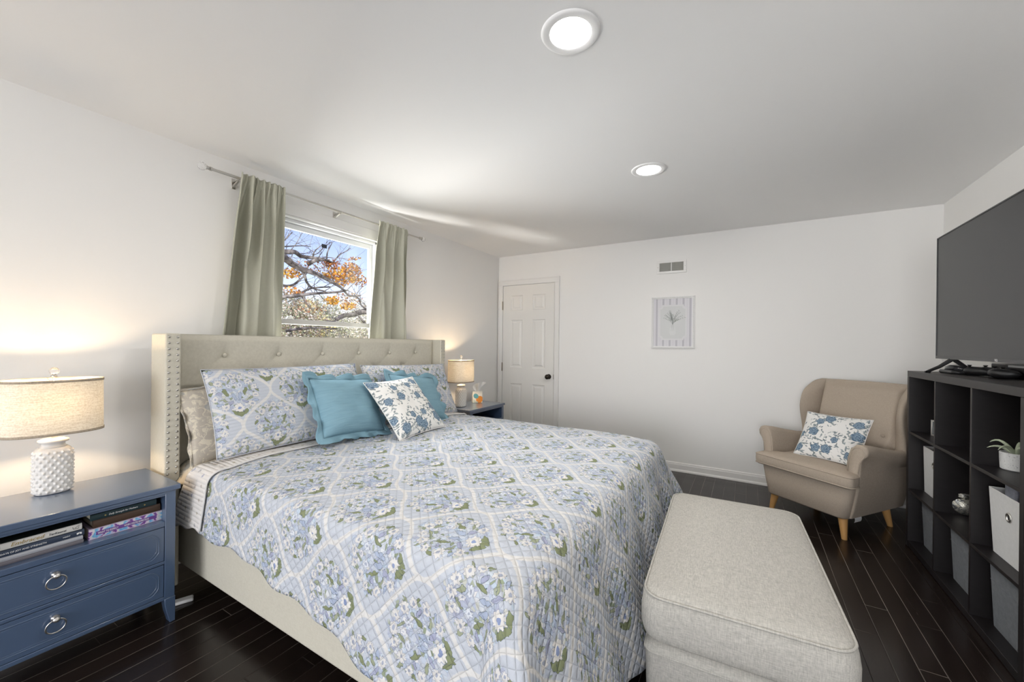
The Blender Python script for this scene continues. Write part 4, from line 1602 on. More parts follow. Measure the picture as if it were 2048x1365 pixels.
def curtain(label, yt0, yt1, yb0, yb1, nf, ph, zb=0.86):
    b = BM()
    zt = ROD_Z + 0.034
    def fn(s, t):
        z = zt + (zb - zt) * t
        f = sm(0.0, 0.9, (zt - z) / (zt - 1.34)) if z > 1.34 else 1.0
        # the gathered header tightens into deeper folds lower down
        fr = (zt - z) / (zt - 1.34)
        y0, y1 = yt0 + (yb0 - yt0) * fr, yt1 + (yb1 - yt1) * fr
        k2 = sm(0.35, 0.95, fr)
        wv = (1 - k2) * math.sin(2 * PI * nf * s + ph) + k2 * 1.25 * math.sin(2 * PI * nf * 0.62 * s + ph + 0.6) + 0.34 * math.sin(2 * PI * nf * 2 * s + ph * 2.1 + 1.0 * fr)
        tight = math.sin(2 * PI * nf * 2.1 * s + 0.5) + 0.4 * math.sin(2 * PI * nf * 4.3 * s)
        k = sm(0.0, 0.35, fr)
        near = abs(z - ROD_Z) < 0.02
        x = 0.0
        amp = 0.009 + 0.034 * k
        x = wv * amp * 0.95 * (0.8 + 0.35 * math.sin(5.1 * s + ph)) + tight * 0.0085 * (1 - k)
        lim = 0.050
        if x > lim: x = lim
        cx = ROD_X - 0.004 * k
        # pocket: cloth bulges round the rod
        pk = math.exp(-((z - ROD_Z) / 0.016) ** 2)
        x += 0.020 * (1 - k) * sm(1.95, 2.15, z)
        near_rod = sm(0.034, 0.014, abs(z - ROD_Z))
        x = max(x, 0.0135 * near_rod + x * (1 - near_rod)) + 0.004 * near_rod * abs(tight)
        cinch = math.exp(-((z - (ROD_Z - 0.026)) / 0.006) ** 2) + math.exp(-((z - (ROD_Z + 0.018)) / 0.005) ** 2)
        x -= 0.005 * cinch * (1 - near_rod)
        y = y0 + (y1 - y0) * s + 0.020 * k * math.cos(2 * PI * nf * s + ph) * math.sin(PI * min(1, max(0, s))) ** 0.3 + 0.004 * (1 - k) * math.sin(40 * s + z * 9)
        return (min(cx + x, 0.138), y, z - 0.006 * (1 - sm(0, 0.02, t)) * abs(math.sin(2 * PI * nf * 1.05 * s)))
    grid(b, fn, 200, 130)
    bmesh.ops.recalc_face_normals(b, faces=b.faces)
    o = obj('curtain', b, M['curtain'], smooth=True, solid=0.0025)
    tag(o, label, 'curtain', 'sage curtains')
    return o
curtain('sage green curtain, the wider one left of the window', -3.165, -2.884, -3.262, -2.880, 3.9, 0.9)
curtain('sage green curtain, the narrower one right of the window', -2.086, -1.738, -2.152, -1.696, 3.6, 2.2)

# ------------------------------------------------------------------ ottoman at the foot of the bed
ot = thing('ottoman', 'oatmeal fabric storage ottoman with piped cushion at the foot of the bed', 'ottoman', (2.800, -2.465, 0), rad(3.0))
ot.scale = (1.04, 1.03, 1.0)
b = BM()
lv = [(0.015, 0.262, 0.500, 0.03), (0.03, 0.270, 0.508, 0.034), (0.248, 0.276, 0.514, 0.036), (0.256, 0.279, 0.517, 0.036), (0.262, 0.276, 0.514, 0.036), (0.285, 0.262, 0.500, 0.034)]
loft(b, [ring_pts(hx, hy, r, z=z) for z, hx, hy, r in lv])
bs = obj('base', b, M['oat'], ot, smooth=True)
bs.data.set_sharp_from_angle(angle=rad(60))
b = BM()
tube(b, ring_pts(0.2775, 0.5155, 0.037, z=0.2500), 0.0035, 6, closed=True)
obj('seam_piping', b, M['oat'], bs, smooth=True)
b = BM()
lv = [(0.2855, 0.240, 0.478, 0.05), (0.2875, 0.268, 0.508, 0.055), (0.300, 0.283, 0.523, 0.062), (0.330, 0.291, 0.532, 0.068), (0.385, 0.292, 0.533, 0.070), (0.425, 0.287, 0.528, 0.068), (0.440, 0.281, 0.522, 0.066),
      (0.447, 0.272, 0.513, 0.062), (0.455, 0.245, 0.488, 0.055), (0.462, 0.200, 0.44, 0.045), (0.467, 0.13, 0.33, 0.03), (0.469, 0.05, 0.15, 0.012)]
loft(b, [ring_pts(hx, hy, r, z=z) for z, hx, hy, r in lv])
cu = obj('cushion_lid', b, M['oat'], ot, smooth=True)
b = BM()
tube(b, ring_pts(0.2815, 0.5225, 0.066, z=0.4425), 0.0042, 6, closed=True)
obj('piping', b, M['oat'], cu, smooth=True)

# ------------------------------------------------------------------ wing armchair in the corner
CH = Vector((3.195, -0.820, 0))
CA = rad(-37.7)
def chw(u, v, z):
    return Vector((CH.x + u * math.cos(CA) - v * math.sin(CA), CH.y + u * math.sin(CA) + v * math.cos(CA), z))
ch = thing('armchair', 'taupe wingback armchair with beech legs in the corner', 'armchair', CH, CA)
def outline(pts, r, n=6, dens=0.03):
    """round the corners of a polygon and resample"""
    out = []
    N = len(pts)
    for i in range(N):
        p, a, c = Vector(pts[i]), Vector(pts[i - 1]), Vector(pts[(i + 1) % N])
        d1, d2 = (a - p).normalized(), (c - p).normalized()
        rr = min(r, (a - p).length * 0.45, (c - p).length * 0.45)
        for k in range(n + 1):
            t = k / n
            q = (p + d1 * rr) * (1 - t) ** 2 + p * 2 * t * (1 - t) + (p + d2 * rr) * t * t
            out.append((q.x, q.y))
    return out
def scaled(pts, k, dz, c):
    return [(c[0] + (x - c[0]) * k[0], c[1] + (y - c[1]) * k[1], dz) for x, y in pts]
# upholstered base
b = BM()
lv = [(0.140, 0.268, -0.000, 0.600), (0.150, 0.276, -0.008, 0.615), (0.25, 0.296, -0.014, 0.640), (0.350, 0.312, -0.020, 0.665), (0.366, 0.306, -0.014, 0.660)]
loft(b, [ring_pts(hx, (v1 - v0) / 2, 0.045, cy=(v0 + v1) / 2, z=z) for z, hx, v0, v1 in lv])
bs = obj('frame', b, M['taupe'], ch, smooth=True)
bs.data.set_sharp_from_angle(angle=rad(60))
# T-shaped seat cushion
T = outline([(-0.338, -0.060), (0.338, -0.060), (0.338, 0.045), (0.250, 0.052), (0.250, 0.500), (-0.250, 0.500), (-0.250, 0.052), (-0.338, 0.045)], 0.035)
b = BM()
c0 = (0, 0.18)
lv = [((0.97, 0.96), 0.366), ((0.99, 0.985), 0.372), ((1.0, 1.0), 0.390), ((1.004, 1.004), 0.412), ((1.0, 1.0), 0.438), ((0.985, 0.98), 0.449), ((0.93, 0.92), 0.458), ((0.75, 0.75), 0.467), ((0.4, 0.4), 0.474), ((0.1, 0.1), 0.475)]
loft(b, [scaled(T, k, z, c0) for k, z in lv])
sc_ = obj('seat_cushion', b, M['taupe'], ch, smooth=True)
for z, k in ((0.4425, 0.998), (0.3765, 0.998)):
    b = BM()
    tube(b, scaled(T, (k, k), z, c0), 0.0038, 6, closed=True)
    obj('piping', b, M['taupe'], sc_, smooth=True)
# arms
def arm(s):
    def sect(zt, wd):
        p = [(0.252, 0.340), (0.254, 0.46), (0.262, zt - 0.085), (0.280, zt - 0.030), (0.306, zt - 0.004), (0.336, zt + 0.002), (0.364, zt - 0.010), (0.376, zt - 0.034), (0.372, zt - 0.062), (0.354, zt - 0.084), (0.338, zt - 0.115), (0.332, 0.46), (0.322, 0.34), (0.300, 0.20), (0.285, 0.148), (0.262, 0.150), (0.252, 0.22)]
        return [(s * (0.252 + (u - 0.252) * wd), z) for u, z in p]
    b = BM()
    rings = []
    st = [(0.038, 0.640, 0.90), (0.042, 0.650, 0.98), (0.055, 0.655, 1.0), (0.15, 0.640, 1.0), (0.30, 0.608, 0.98), (0.45, 0.582, 0.95), (0.60, 0.570, 0.92), (0.66, 0.568, 0.88)]
    for v, zt, wd in st:
        rings.append([(u, v, z) for u, z in sect(zt, wd)])
    loft(b, rings)
    bmesh.ops.recalc_face_normals(b, faces=b.faces)
    a = obj('armrest', b, M['taupe'], ch, smooth=True)
    a.data.set_sharp_from_angle(angle=rad(70))
    b = BM()
    pp = [(u, 0.0375, z) for u, z in sect(0.640, 0.90)][1:12]
    k = 0.86
    cx, cz = sum(p[0] for p in pp) / len(pp), sum(p[2] for p in pp) / len(pp)
    tube(b, [(cx + (p[0] - cx) * k, 0.0385, cz + (p[2] - cz) * (0.93 if p[2] > cz else 1.0)) for p in pp], 0.0036, 6)
    obj('piping', b, M['taupe'], a, smooth=True)
    return a
arm(-1)
arm(1)
# leaning back with buttons
BT = [(-0.205, 0.652), (-0.09, 0.652), (0.09, 0.652), (0.205, 0.652), (-0.115, 0.745), (0.0, 0.745), (0.115, 0.745)]
def bv(z): return 0.492 + 0.190 * max(0.0, (z - 0.40)) / 0.63
b = BM()
def bk_fn(side):
    def fn(s, t):
        hw = 0.275 + 0.012 * t
        u = (2 * s - 1) * hw
        z = 0.40 + 0.632 * t
        e = min(1 - abs(2 * s - 1), (1 - t) * 1.7)
        rr = 0.05 * (1 - sm(0, 0.16, e))
        z2 = z - 0.004 * (2 * s - 1) ** 2 * t
        if side > 0:
            d = 0
            for bu, bz in BT[:4]:
                r2 = (u - bu) ** 2 + (z - bz) ** 2
                d += 0.013 * math.exp(-r2 / 0.0009) + 0.006 * math.exp(-r2 / 0.005)
            crown = 0.018 * math.sin(PI * min(1, max(0, t * 1.05))) * (1 - (2 * s - 1) ** 2 * 0.5)
            return (u, bv(z) + rr + d - crown, z2)
        return (u, bv(z) + 0.118 - rr * 0.9, z2)
    return fn
grid(b, bk_fn(1), 60, 60)
grid(b, bk_fn(-1), 60, 60)
# close the rim
bmesh.ops.remove_doubles(b, verts=b.verts, dist=1e-4)
ed = [e for e in b.edges if e.is_boundary]
bmesh.ops.bridge_loops(b, edges=ed)
bmesh.ops.recalc_face_normals(b, faces=b.faces)
back = obj('backrest', b, M['taupe'], ch, smooth=True)
for bu, bz in BT[:4]:
    b = BM()
    ball(b, (bu, bv(bz) - 0.010, bz), 0.0125, 14, 8, (1, 0.55, 1))
    obj('button', b, M['taupe'], back, smooth=True)
def wing(s):
    b = BM()
    rings = []
    N = 22
    for i in range(15):
        t = i / 14
        z = 0.520 + 0.520 * t
        dep = 0.03 + 0.120 * sm(0.05, 0.62, t)
        if t > 0.72: dep *= max(0.12, 1 - ((t - 0.72) / 0.28) ** 2.2) 
        vb = bv(z) + 0.075
        vf = bv(z) + 0.02 - dep
        th = 0.058 * (1 - 0.55 * sm(0.85, 1.0, t))
        ring = []
        for k in range(N):
            a = 2 * PI * k / N
            f = 0.5 - 0.5 * math.cos(a)            # 0 at the back, 1 at the front lip
            v = vb + (vf - vb) * f
            u = 0.268 + 0.058 * f ** 1.2 + (th / 2) * math.sin(a) * (1.0 + 0.25 * f) + 0.010
            ring.append((s * u, v, z - 0.02 * f * sm(0.6, 1, t)))
        rings.append(ring)
    loft(b, rings)
    bmesh.ops.recalc_face_normals(b, faces=b.faces)
    return obj('wing', b, M['taupe'], ch, smooth=True, sub=1)
wing(-1)
wing(1)
for u, v, sl in ((-0.232, 0.045, -1), (0.232, 0.045, 1), (-0.225, 0.545, -1), (0.225, 0.545, 1)):
    b = BM()
    rr = [(0.0155, 0.0), (0.0165, 0.004), (0.029, 0.150)]
    rings = []
    for r, z in rr:
        f = 1 - z / 0.15
        rings.append([(u + sl * 0.022 * f + r * math.cos(a), v + (-0.018 if v < 0.3 else 0.03) * f + r * math.sin(a), z) for a in [2 * PI * k / 20 for k in range(20)]])
    loft(b, rings)
    g = obj('leg', b, M['beech'], ch, smooth=True)
    g.data.set_sharp_from_angle(angle=rad(50))
    g['label'] = 'tapered beech leg'
b = BM()
grid(b, lambda s, t: (0.270 + 0.006 * math.sin(t * 3), 0.10 + 0.075 * s, 0.150 - 0.042 * t), 6, 4)
o = obj('care_tag', b, M['white'], ch, solid=0.0008)
o['label'] = 'white cloth tag hanging under the seat'
pc = chw(0.052, 0.235, 0.628)
pr_, pu_ = chw(0.40, 0.045, 0) - chw(0, 0, 0), chw(-0.02, 0.215, 0.33) - chw(0, 0, 0)
pillow('rose_print_cushion', 'white cushion with blue rose print sitting on the taupe armchair', 'cushion', pc, pr_, pu_, 0.415, 0.375, 0.105, M['rose'], 77, uvo=(0.31, 0.22), welt=M['rose'])

# ------------------------------------------------------------------ cube shelf against the right wall
SX0, SX1, SYA, SYB, SZT = 3.750, 4.128, -0.815, -2.120, 1.150
sf = thing('cube_shelf', 'dark espresso nine cube shelf unit under the television', 'shelf unit', (0, 0, 0))
b = abox(SX0, SX1, SYB, SYA, SZT - 0.038, SZT)
obj('top_panel', b, M['espresso'], sf, bevel=0.0015)
obj('bottom_panel', abox(SX0 + 0.002, SX1, SYB + 0.033, SYA - 0.033, 0.004, 0.040), M['espresso'], sf, bevel=0.0015)
obj('side_panel', abox(SX0, SX1, SYA - 0.032, SYA, 0.0, SZT - 0.0385), M['espresso'], sf, bevel=0.0015)
obj('side_panel', abox(SX0, SX1, SYB, SYB + 0.032, 0.0, SZT - 0.0385), M['espresso'], sf, bevel=0.0015)
DV = (-1.255, -1.683)
for y in DV:
    obj('divider', abox(SX0 + 0.003, SX1 - 0.006, y - 0.008, y + 0.008, 0.0405, SZT - 0.0385), M['espresso'], sf, bevel=0.001)
CELL = [(SYA - 0.0325, DV[0] + 0.0085), (DV[0] - 0.0085, DV[1] + 0.0085), (DV[1] - 0.0085, SYB + 0.0325)]
LV = (0.372, 0.748)
for z in LV:
    for (y1, y0) in CELL:
        s = obj('shelf_board', abox(SX0 + 0.003, SX1 - 0.006, y0, y1, z - 0.008, z + 0.008), M['espresso'], sf, bevel=0.001)
        obj('peg_cover', cyl(BM(), (SX0 + 0.10, (y0 + y1) / 2 + 0.03, z + 0.0085), 0.004, 0.001, 10), M['metal'], s)
obj('back_panel', abox(SX1 - 0.006, SX1, SYB + 0.0325, SYA - 0.0325, 0.0405, SZT - 0.0385), M['espresso'], sf)

def bin_(label, x, y0, y1, z0, z1, m, grommet=True, lean=0.012, cat='storage bin', group=None):
    t = thing('fabric_bin', label, cat, (x, (y0 + y1) / 2, z0), 0, group)
    L, Hh, D, th = (y1 - y0) / 2, z1 - z0, 0.26, 0.004
    b = BM()
    f = [(0 + lean, -L * 0.97, 0), (0 + lean, L * 0.97, 0), (0, L, Hh), (0, -L, Hh)]
    hexa(b, [(D, -L * .97, 0), (lean, -L * .97, 0), (lean, -L * .97 + th, 0), (D, -L * .97 + th, 0)], [(D, -L, Hh), (0, -L, Hh), (0, -L + th, Hh), (D, -L + th, Hh)])
    hexa(b, [(D, L * .97 - th, 0), (lean, L * .97 - th, 0), (lean, L * .97, 0), (D, L * .97, 0)], [(D, L - th, Hh), (0, L - th, Hh), (0, L, Hh), (D, L, Hh)])
    hexa(b, [(lean + th, -L * .97, 0), (lean, -L * .97, 0), (lean, L * .97, 0), (lean + th, L * .97, 0)], [(th, -L, Hh), (0, -L, Hh), (0, L, Hh), (th, L, Hh)])
    box(b, D - th, D, -L, L, 0, Hh)
    box(b, lean, D, -L * .97, L * .97, 0, th)
    bmesh.ops.recalc_face_normals(b, faces=b.faces)
    obj('bin_body', b, m, t, bevel=0.0015)
    if grommet:
        b = BM()
        zc = Hh * 0.70
        xc = lean * (1 - 0.70) - 0.0015
        tube(b, [(xc, 0.016 * math.cos(a), zc + 0.016 * math.sin(a)) for a in [2 * PI * k / 28 for k in range(28)]], 0.0045, 8, closed=True)
        g = obj('grommet', b, M['metal'], t, smooth=True)
        b = BM()
        lathe(b, [(0.0135, 0.0), (0.0135, 0.001)], 24)
        for v in b.verts: v.co = Vector((xc + 0.0012 - v.co.z, v.co.x, zc + v.co.y))
        bmesh.ops.recalc_face_normals(b, faces=b.faces)
        obj('grommet_hole', b, M['black_plastic'], g)
    else:
        b = BM()
        xc = lean * 0.22
        tube(b, [(xc - 0.0008, -L * 0.99, Hh * 0.76), (xc - 0.0008, L * 0.99, Hh * 0.76)], 0.0014, 5)
        obj('band_seam', b, m, t)
    return t
bw1 = bin_('white fabric bin with ring grommet in the far left cube of the middle row', 3.815, -1.205, -0.868, LV[0] + 0.0085, 0.672, M['white_fabric'], lean=0.006)
bw2 = bin_('white fabric bin with ring grommet holding rolled grey plush, nearest the viewer', 3.792, -2.060, -1.742, LV[0] + 0.0085, 0.672, M['white_fabric'], lean=0.014)
bin_('grey fabric bin in the far cube of the bottom row', 3.806, -1.222, -0.882, 0.0405, 0.318, M['grey_fabric'], False)
bin_('grey fabric bin in the middle cube of the bottom row', 3.806, -1.650, -1.305, 0.0405, 0.318, M['grey_fabric'], False)
bin_('grey fabric bin in the nearest cube of the bottom row', 3.800, -2.070, -1.738, 0.0405, 0.318, M['grey_fabric'], False)
# rolled plush in the near white bin
t = thing('rolled_blanket', 'rolled grey plush blanket standing in the near white bin', 'blanket', (3.872, -1.850, LV[0] + 0.015))
b = BM()
def spiral(s, tt):
    a = s * 2 * PI * 2.6
    r = 0.014 + 0.050 * s
    return (r * math.cos(a) * 0.95, r * math.sin(a) * 1.25, 0.335 * tt + 0.010 * math.sin(a * 2) * tt)
grid(b, spiral, 90, 14)
bmesh.ops.recalc_face_normals(b, faces=b.faces)
obj('roll', b, M['grey_towel'], t, smooth=True, solid=0.011)
t2 = thing('folded_throw', 'pale grey throw folded beside the rolled blanket in the bin', 'blanket', (3.905, -1.965, LV[0] + 0.015))
b = BM()
for k in range(3):
    x0 = -0.085 + k * 0.052
    g = [(0.026 * math.sin(a) + x0 + 0.026, 0.0, 0.24 + 0.028 * math.cos(a)) for a in [PI * q / 8 - PI / 2 for q in range(9)]]
    box(b, x0, x0 + 0.048, -0.030, 0.030, 0.0, 0.318 - 0.012 * k)
obj('folds', b, M['grey_towel'], t2, bevel=0.02, seg=4)

# silver glass jar
t = thing('glass_jar', 'round silvered glass jar in the middle cube', 'jar', (3.880, -1.222, LV[0] + 0.0085))
b = BM()
lathe(b, [(0.030, 0.0), (0.045, 0.004), (0.062, 0.022), (0.070, 0.045), (0.068, 0.066), (0.055, 0.084), (0.042, 0.092)], 36)
obj('body', b, M['mercury'], t, smooth=True)
b = BM()
lathe(b, [(0.043, 0.0925), (0.049, 0.097), (0.050, 0.113), (0.046, 0.118), (0.02, 0.1215), (0.0, 0.122)], 36)
bmesh.ops.remove_doubles(b, verts=b.verts, dist=1e-5)
l = obj('lid', b, M['mercury'], t, smooth=True)
b = BM()
for z in (0.099, 0.106, 0.112):
    tube(b, [(0.0502 * math.cos(a), 0.0502 * math.sin(a), z) for a in [2 * PI * k / 30 for k in range(30)]], 0.0022, 6, closed=True)
obj('rim_rings', b, M['metal'], l, smooth=True)

# succulent
t = thing('potted_succulent', 'small pale succulent in a speckled white pot', 'plant', (3.875, -1.742, LV[1] + 0.0085))
b = BM()
lathe(b, [(0.042, 0.0), (0.047, 0.004), (0.049, 0.040), (0.050, 0.078), (0.0455, 0.079), (0.044, 0.062), (0.0, 0.062)], 32)
bmesh.ops.remove_doubles(b, verts=b.verts, dist=1e-5)
obj('pot', b, M['speckle'], t, smooth=False)
rnd = random.Random(3)
for k in range(9):
    a = 2 * PI * k / 9 + 0.35
    L = rnd.uniform(0.085, 0.105)
    lift = rnd.uniform(0.030, 0.070)
    b = BM()
    pts, rr = [], []
    for i in range(9):
        f = i / 8
        pts.append((math.cos(a) * L * f, math.sin(a) * L * f, 0.066 + lift * math.sin(f * 2.4)))
        rr.append(0.0085 * (1 - f) ** 0.6 + 0.0006)
    tube(b, pts, rr, 8)
    for v in b.verts: v.co.z = 0.066 + (v.co.z - 0.066) * 0.9
    obj('leaf', b, M['plant'], t, smooth=True)

# small standing frame in the far top cube
t = thing('photo_frame', 'small silver photo frame standing in the far top cube', 'photo frame', (3.835, -1.010, LV[1] + 0.0085), rad(20))
b = BM()
w_, h_ = 0.045, 0.100
for (y0, y1, z0, z1) in ((-w_, w_, h_ - 0.010, h_), (-w_, w_, 0, 0.010), (-w_, -w_ + 0.010, 0.010, h_ - 0.010), (w_ - 0.010, w_, 0.010, h_ - 0.010)):
    box(b, 0, 0.012, y0, y1, z0, z1)
obj('frame', b, M['metal'], t, bevel=0.0015)
obj('backing', abox(0.004, 0.010, -w_ + 0.009, w_ - 0.009, 0.009, h_ - 0.009), M['grey_fabric'], t)

# ------------------------------------------------------------------ television and what lies under it
tv = thing('television', 'large flat television, switched off, on the dark cube shelf', 'television', (3.860, -1.617, SZT))
TW, TB, TT = 0.720, 0.086, 0.844
obj('rear_case', abox(0.006, 0.030, -TW + 0.004, TW - 0.004, TB + 0.004, TT - 0.004), M['black_plastic'], tv, bevel=0.004)
obj('rear_bulge', abox(0.0305, 0.066, -TW * 0.7, TW * 0.7, TB + 0.012, TB + 0.42), M['black_plastic'], tv, bevel=0.015)
b = BM()
box(b, -0.002, 0.010, -TW, TW, TT - 0.007, TT)
box(b, -0.002, 0.010, -TW, TW, TB, TB + 0.017)
box(b, -0.002, 0.010, -TW, -TW + 0.007, TB + 0.017, TT - 0.007)
box(b, -0.002, 0.010, TW - 0.007, TW, TB + 0.017, TT - 0.007)
bz = obj('bezel', b, M['bezel'], tv, bevel=0.0008)
obj('screen', abox(0.001, 0.006, -TW + 0.0065, TW - 0.0065, TB + 0.0165, TT - 0.0065), M['screen'], tv)
text('maker_logo', 'TCL', M['white'], bz, (-0.0026, 0.020, TB + 0.0030), 0.016, (rad(90), 0, rad(-90)))
for s in (-1, 1):
    y = s * 0.517
    b = BM()
    hexa(b, [(-0.085, y + 0.078 - 0.010, 0.0), (-0.062, y + 0.078 - 0.010, 0.0), (-0.062, y + 0.078 + 0.010, 0.0), (-0.085, y + 0.078 + 0.010, 0.0)],
         [(-0.085, y + 0.060, 0.012), (-0.060, y + 0.060, 0.012), (-0.060, y + 0.084, 0.009), (-0.085, y + 0.084, 0.009)])
    tube(b, [(-0.075, y + 0.072, 0.007), (-0.035, y + 0.030, 0.040), (0.012, y, TB + 0.003)], [0.008, 0.010, 0.012], 8)
    tube(b, [(0.012, y, TB + 0.003), (0.060, y - 0.004, 0.045), (0.118, y + 0.006, 0.007)], [0.012, 0.010, 0.008], 8)
    obj('foot', b, M['black_plastic'], tv, smooth=False)
t = thing('media_box', 'low black media box with a glossy top under the television', 'media player', (3.915, -1.020, SZT + 0.0005))
b = BM()
loft(b, [ring_pts(0.050, 0.105, 0.03, z=0.0), ring_pts(0.054, 0.111, 0.032, z=0.006), ring_pts(0.050, 0.105, 0.03, z=0.020)])
bx = obj('case', b, M['black_plastic'], t, smooth=True)
b = BM()
lathe(b, [(0.0, 0.054), (0.030, 0.051), (0.044, 0.040), (0.048, 0.0205)], 32)
bmesh.ops.remove_doubles(b, verts=b.verts, dist=1e-5)
bmesh.ops.recalc_face_normals(b, faces=b.faces)
for v in b.verts: v.co.y *= 1.9
obj('glossy_dome', b, mat('gloss_black', (0.02, 0.021, 0.025, 1), 0.08, 0.6), t, smooth=True)
def controller(label, loc, rz):
    t = thing('game_controller', label, 'game controller', loc, rz, 'black game controllers')
    b = BM()
    # body: wide shell with two grips, built as lofted sections across the width
    rings = []
    N = 20
    for i in range(15):
        y = -0.076 + 0.152 * i / 14
        k = abs(y) / 0.076
        grip = sm(0.45, 0.95, k)
        hx = 0.030 * (1 - 0.35 * max(0, k - 0.75) / 0.25) + 0.004
        hz = 0.017 * (1 - 0.55 * max(0.0, (k - 0.80) / 0.20) ** 1.5) + 0.001
        cx = -0.030 * grip
        cz = 0.019
        rings.append([(cx + (hx + 0.014 * grip) * math.cos(a), y, cz * 1.35 + hz * 1.35 * math.sin(a)) for a in [2 * PI * q / N for q in range(N)]])
    loft(b, rings)
    bmesh.ops.recalc_face_normals(b, faces=b.faces)
    o = obj('shell', b, M['black_plastic'], t, smooth=True)
    for x, y in ((0.008, -0.040), (-0.014, 0.020)):
        b = BM()
        lathe(b, [(0.006, 0.047), (0.006, 0.054), (0.009, 0.055), (0.009, 0.059), (0.0, 0.0585)], 16, x, y)
        bmesh.ops.remove_doubles(b, verts=b.verts, dist=1e-5)
        obj('thumbstick', b, M['black_plastic'], t, smooth=True)
    for q in range(4):
        x, y = 0.008 + 0.009 * math.cos(q * PI / 2), 0.042 + 0.009 * math.sin(q * PI / 2)
        b = BM()
        cyl(b, (x, y, 0.0495), 0.0042, 0.004, 12)
        obj('face_button', b, M['bezel'], t)
    return t
c1 = controller('black game controller under the television, the farther of two', (3.930, -1.235, SZT + 0.0005), rad(205))
c2 = copy_tree(c1)
c2.location = (3.930, -1.430, SZT + 0.0005)
c2.rotation_euler = (0, 0, rad(165))
c2['label'] = 'black game controller under the television, the nearer of two'
t = thing('receiver_box', 'flat black receiver with a pale front edge behind the controllers', 'media player', (4.045, -1.385, SZT + 0.0005))
obj('case', abox(-0.055, 0.055, -0.21, 0.19, 0.0, 0.070), M['black_plastic'], t, bevel=0.004)
obj('front_strip', abox(-0.0565, -0.0552, -0.19, 0.02, 0.056, 0.066), M['white'], t)

# white power strip on the floor by the bed
t = thing('power_strip', 'white power strip on the floor between nightstand and bed', 'power strip', (0.455, -3.545, 0.0), rad(68))
obj('strip_body', abox(-0.075, 0.028, -0.020, 0.020, 0, 0.016), M['white'], t, bevel=0.005)

# ------------------------------------------------------------------ outdoors, seen through the window
gr = obj('lawn', abox(-60, -0.6, -40, 40, -3.1, -2.9), mat('autumn_lawn', (0.20, 0.20, 0.09, 1), 0.9), None)  # ground out of view, added to bounce light upwards
tag(gr, 'unseen autumn lawn added below the window to bounce light', 'lawn', None, 'structure')
def S(px, py, depth):
    """a point of the view through the window, at its own distance beyond the wall"""
    M3 = cam.matrix_world.to_3x3()
    d = M3 @ Vector(((px - 1024) / 795.0, -(py - 689.3) / 795.0, -1.0))
    k = (depth - 2.84) / d.x
    return Vector((2.84, -4.423, 1.294)) + d * k
bark = mat('oak_bark', (0.12, 0.105, 0.095, 1), 0.9)
def barkify():
    t = NT(bark)
    n = t.noise(t.coord(), 6, 4)
    t.L.new(t.mix(t.step(0.42, n, 0.2), (0.07, 0.062, 0.06, 1), (0.30, 0.28, 0.26, 1)), t.bsdf.inputs['Base Color'])
    t.bump(n, 0.5, 0.02)
barkify()
leafm = [mat('leaf_orange', (0.55, 0.22, 0.03, 1), 0.7), mat('leaf_gold', (0.72, 0.42, 0.05, 1), 0.7), mat('leaf_rust', (0.33, 0.12, 0.045, 1), 0.7), mat('leaf_pale', (0.66, 0.50, 0.28, 1), 0.7)]
for m_ in leafm:
    m_.node_tree.nodes['Principled BSDF'].inputs['Transmission Weight'].default_value = 0.0
def smooth_path(pts, n=6):
    out = []
    P = [pts[0]] + list(pts) + [pts[-1]]
    for i in range(1, len(P) - 2):
        for k in range(n):
            t = k / n
            a, b_, c, d = P[i - 1], P[i], P[i + 1], P[i + 2]
            out.append(0.5 * ((2 * b_) + (c - a) * t + (2 * a - 5 * b_ + 4 * c - d) * t * t + (3 * b_ - a - 3 * c + d) * t ** 3))
    out.append(P[-2])
    return out
RT = random.Random(21)
def twig(bm, p, d, L, r, lv):
    n = 7
    pts = [p.copy()]
    q, dd = p.copy(), d.copy()
    for i in range(n):
        dd = (dd + Vector((RT.uniform(-.35, .35), RT.uniform(-.35, .35), RT.uniform(-.30, .34))) * 0.75).normalized()
        q = q + dd * (L / n)
        pts.append(q.copy())
    tube(bm, pts, [r * (1 - 0.75 * i / n) for i in range(n + 1)], 5)
    if lv > 0:
        for i in range(2, n + 1):
            if RT.random() < 0.72:
                nd = (dd + Vector((RT.uniform(-1, 1), RT.uniform(-1, 1), RT.uniform(-.7, .9)))).normalized()
                twig(bm, pts[i], nd, L * RT.uniform(0.45, 0.7), r * 0.5, lv - 1)
def leaves(bm, c, rad3, n, size, mats_w, px=False):
    for k in range(n):
        while True:
            v = Vector((RT.uniform(-1, 1), RT.uniform(-1, 1), RT.uniform(-1, 1)))
            if v.length < 1: break
        p = Vector((c.x + v.x * rad3[0], c.y + v.y * rad3[1], c.z + v.z * rad3[2]))
        s = size * RT.uniform(0.6, 1.4)
        a = Vector((RT.uniform(-1, 1), RT.uniform(-1, 1), RT.uniform(-1, 1))).normalized()
        b_ = a.orthogonal().normalized()
        q = a.cross(b_)
        e = RT.random() * 6.28
        b1, b2 = b_ * math.cos(e) + q * math.sin(e), q * math.cos(e) - b_ * math.sin(e)
        f = bm.faces.new([bm.verts.new(x) for x in (p - b1 * s, p + b2 * s * 0.6, p + b1 * s * 0.9, p - b2 * s * 0.6)])
        r = RT.random()
        acc = 0
        for i, w_ in enumerate(mats_w):
            acc += w_
            if r < acc:
                f.material_index = i
                break
def C(x, y): return (560 + x / 4.705, 400 + y / 4.705)
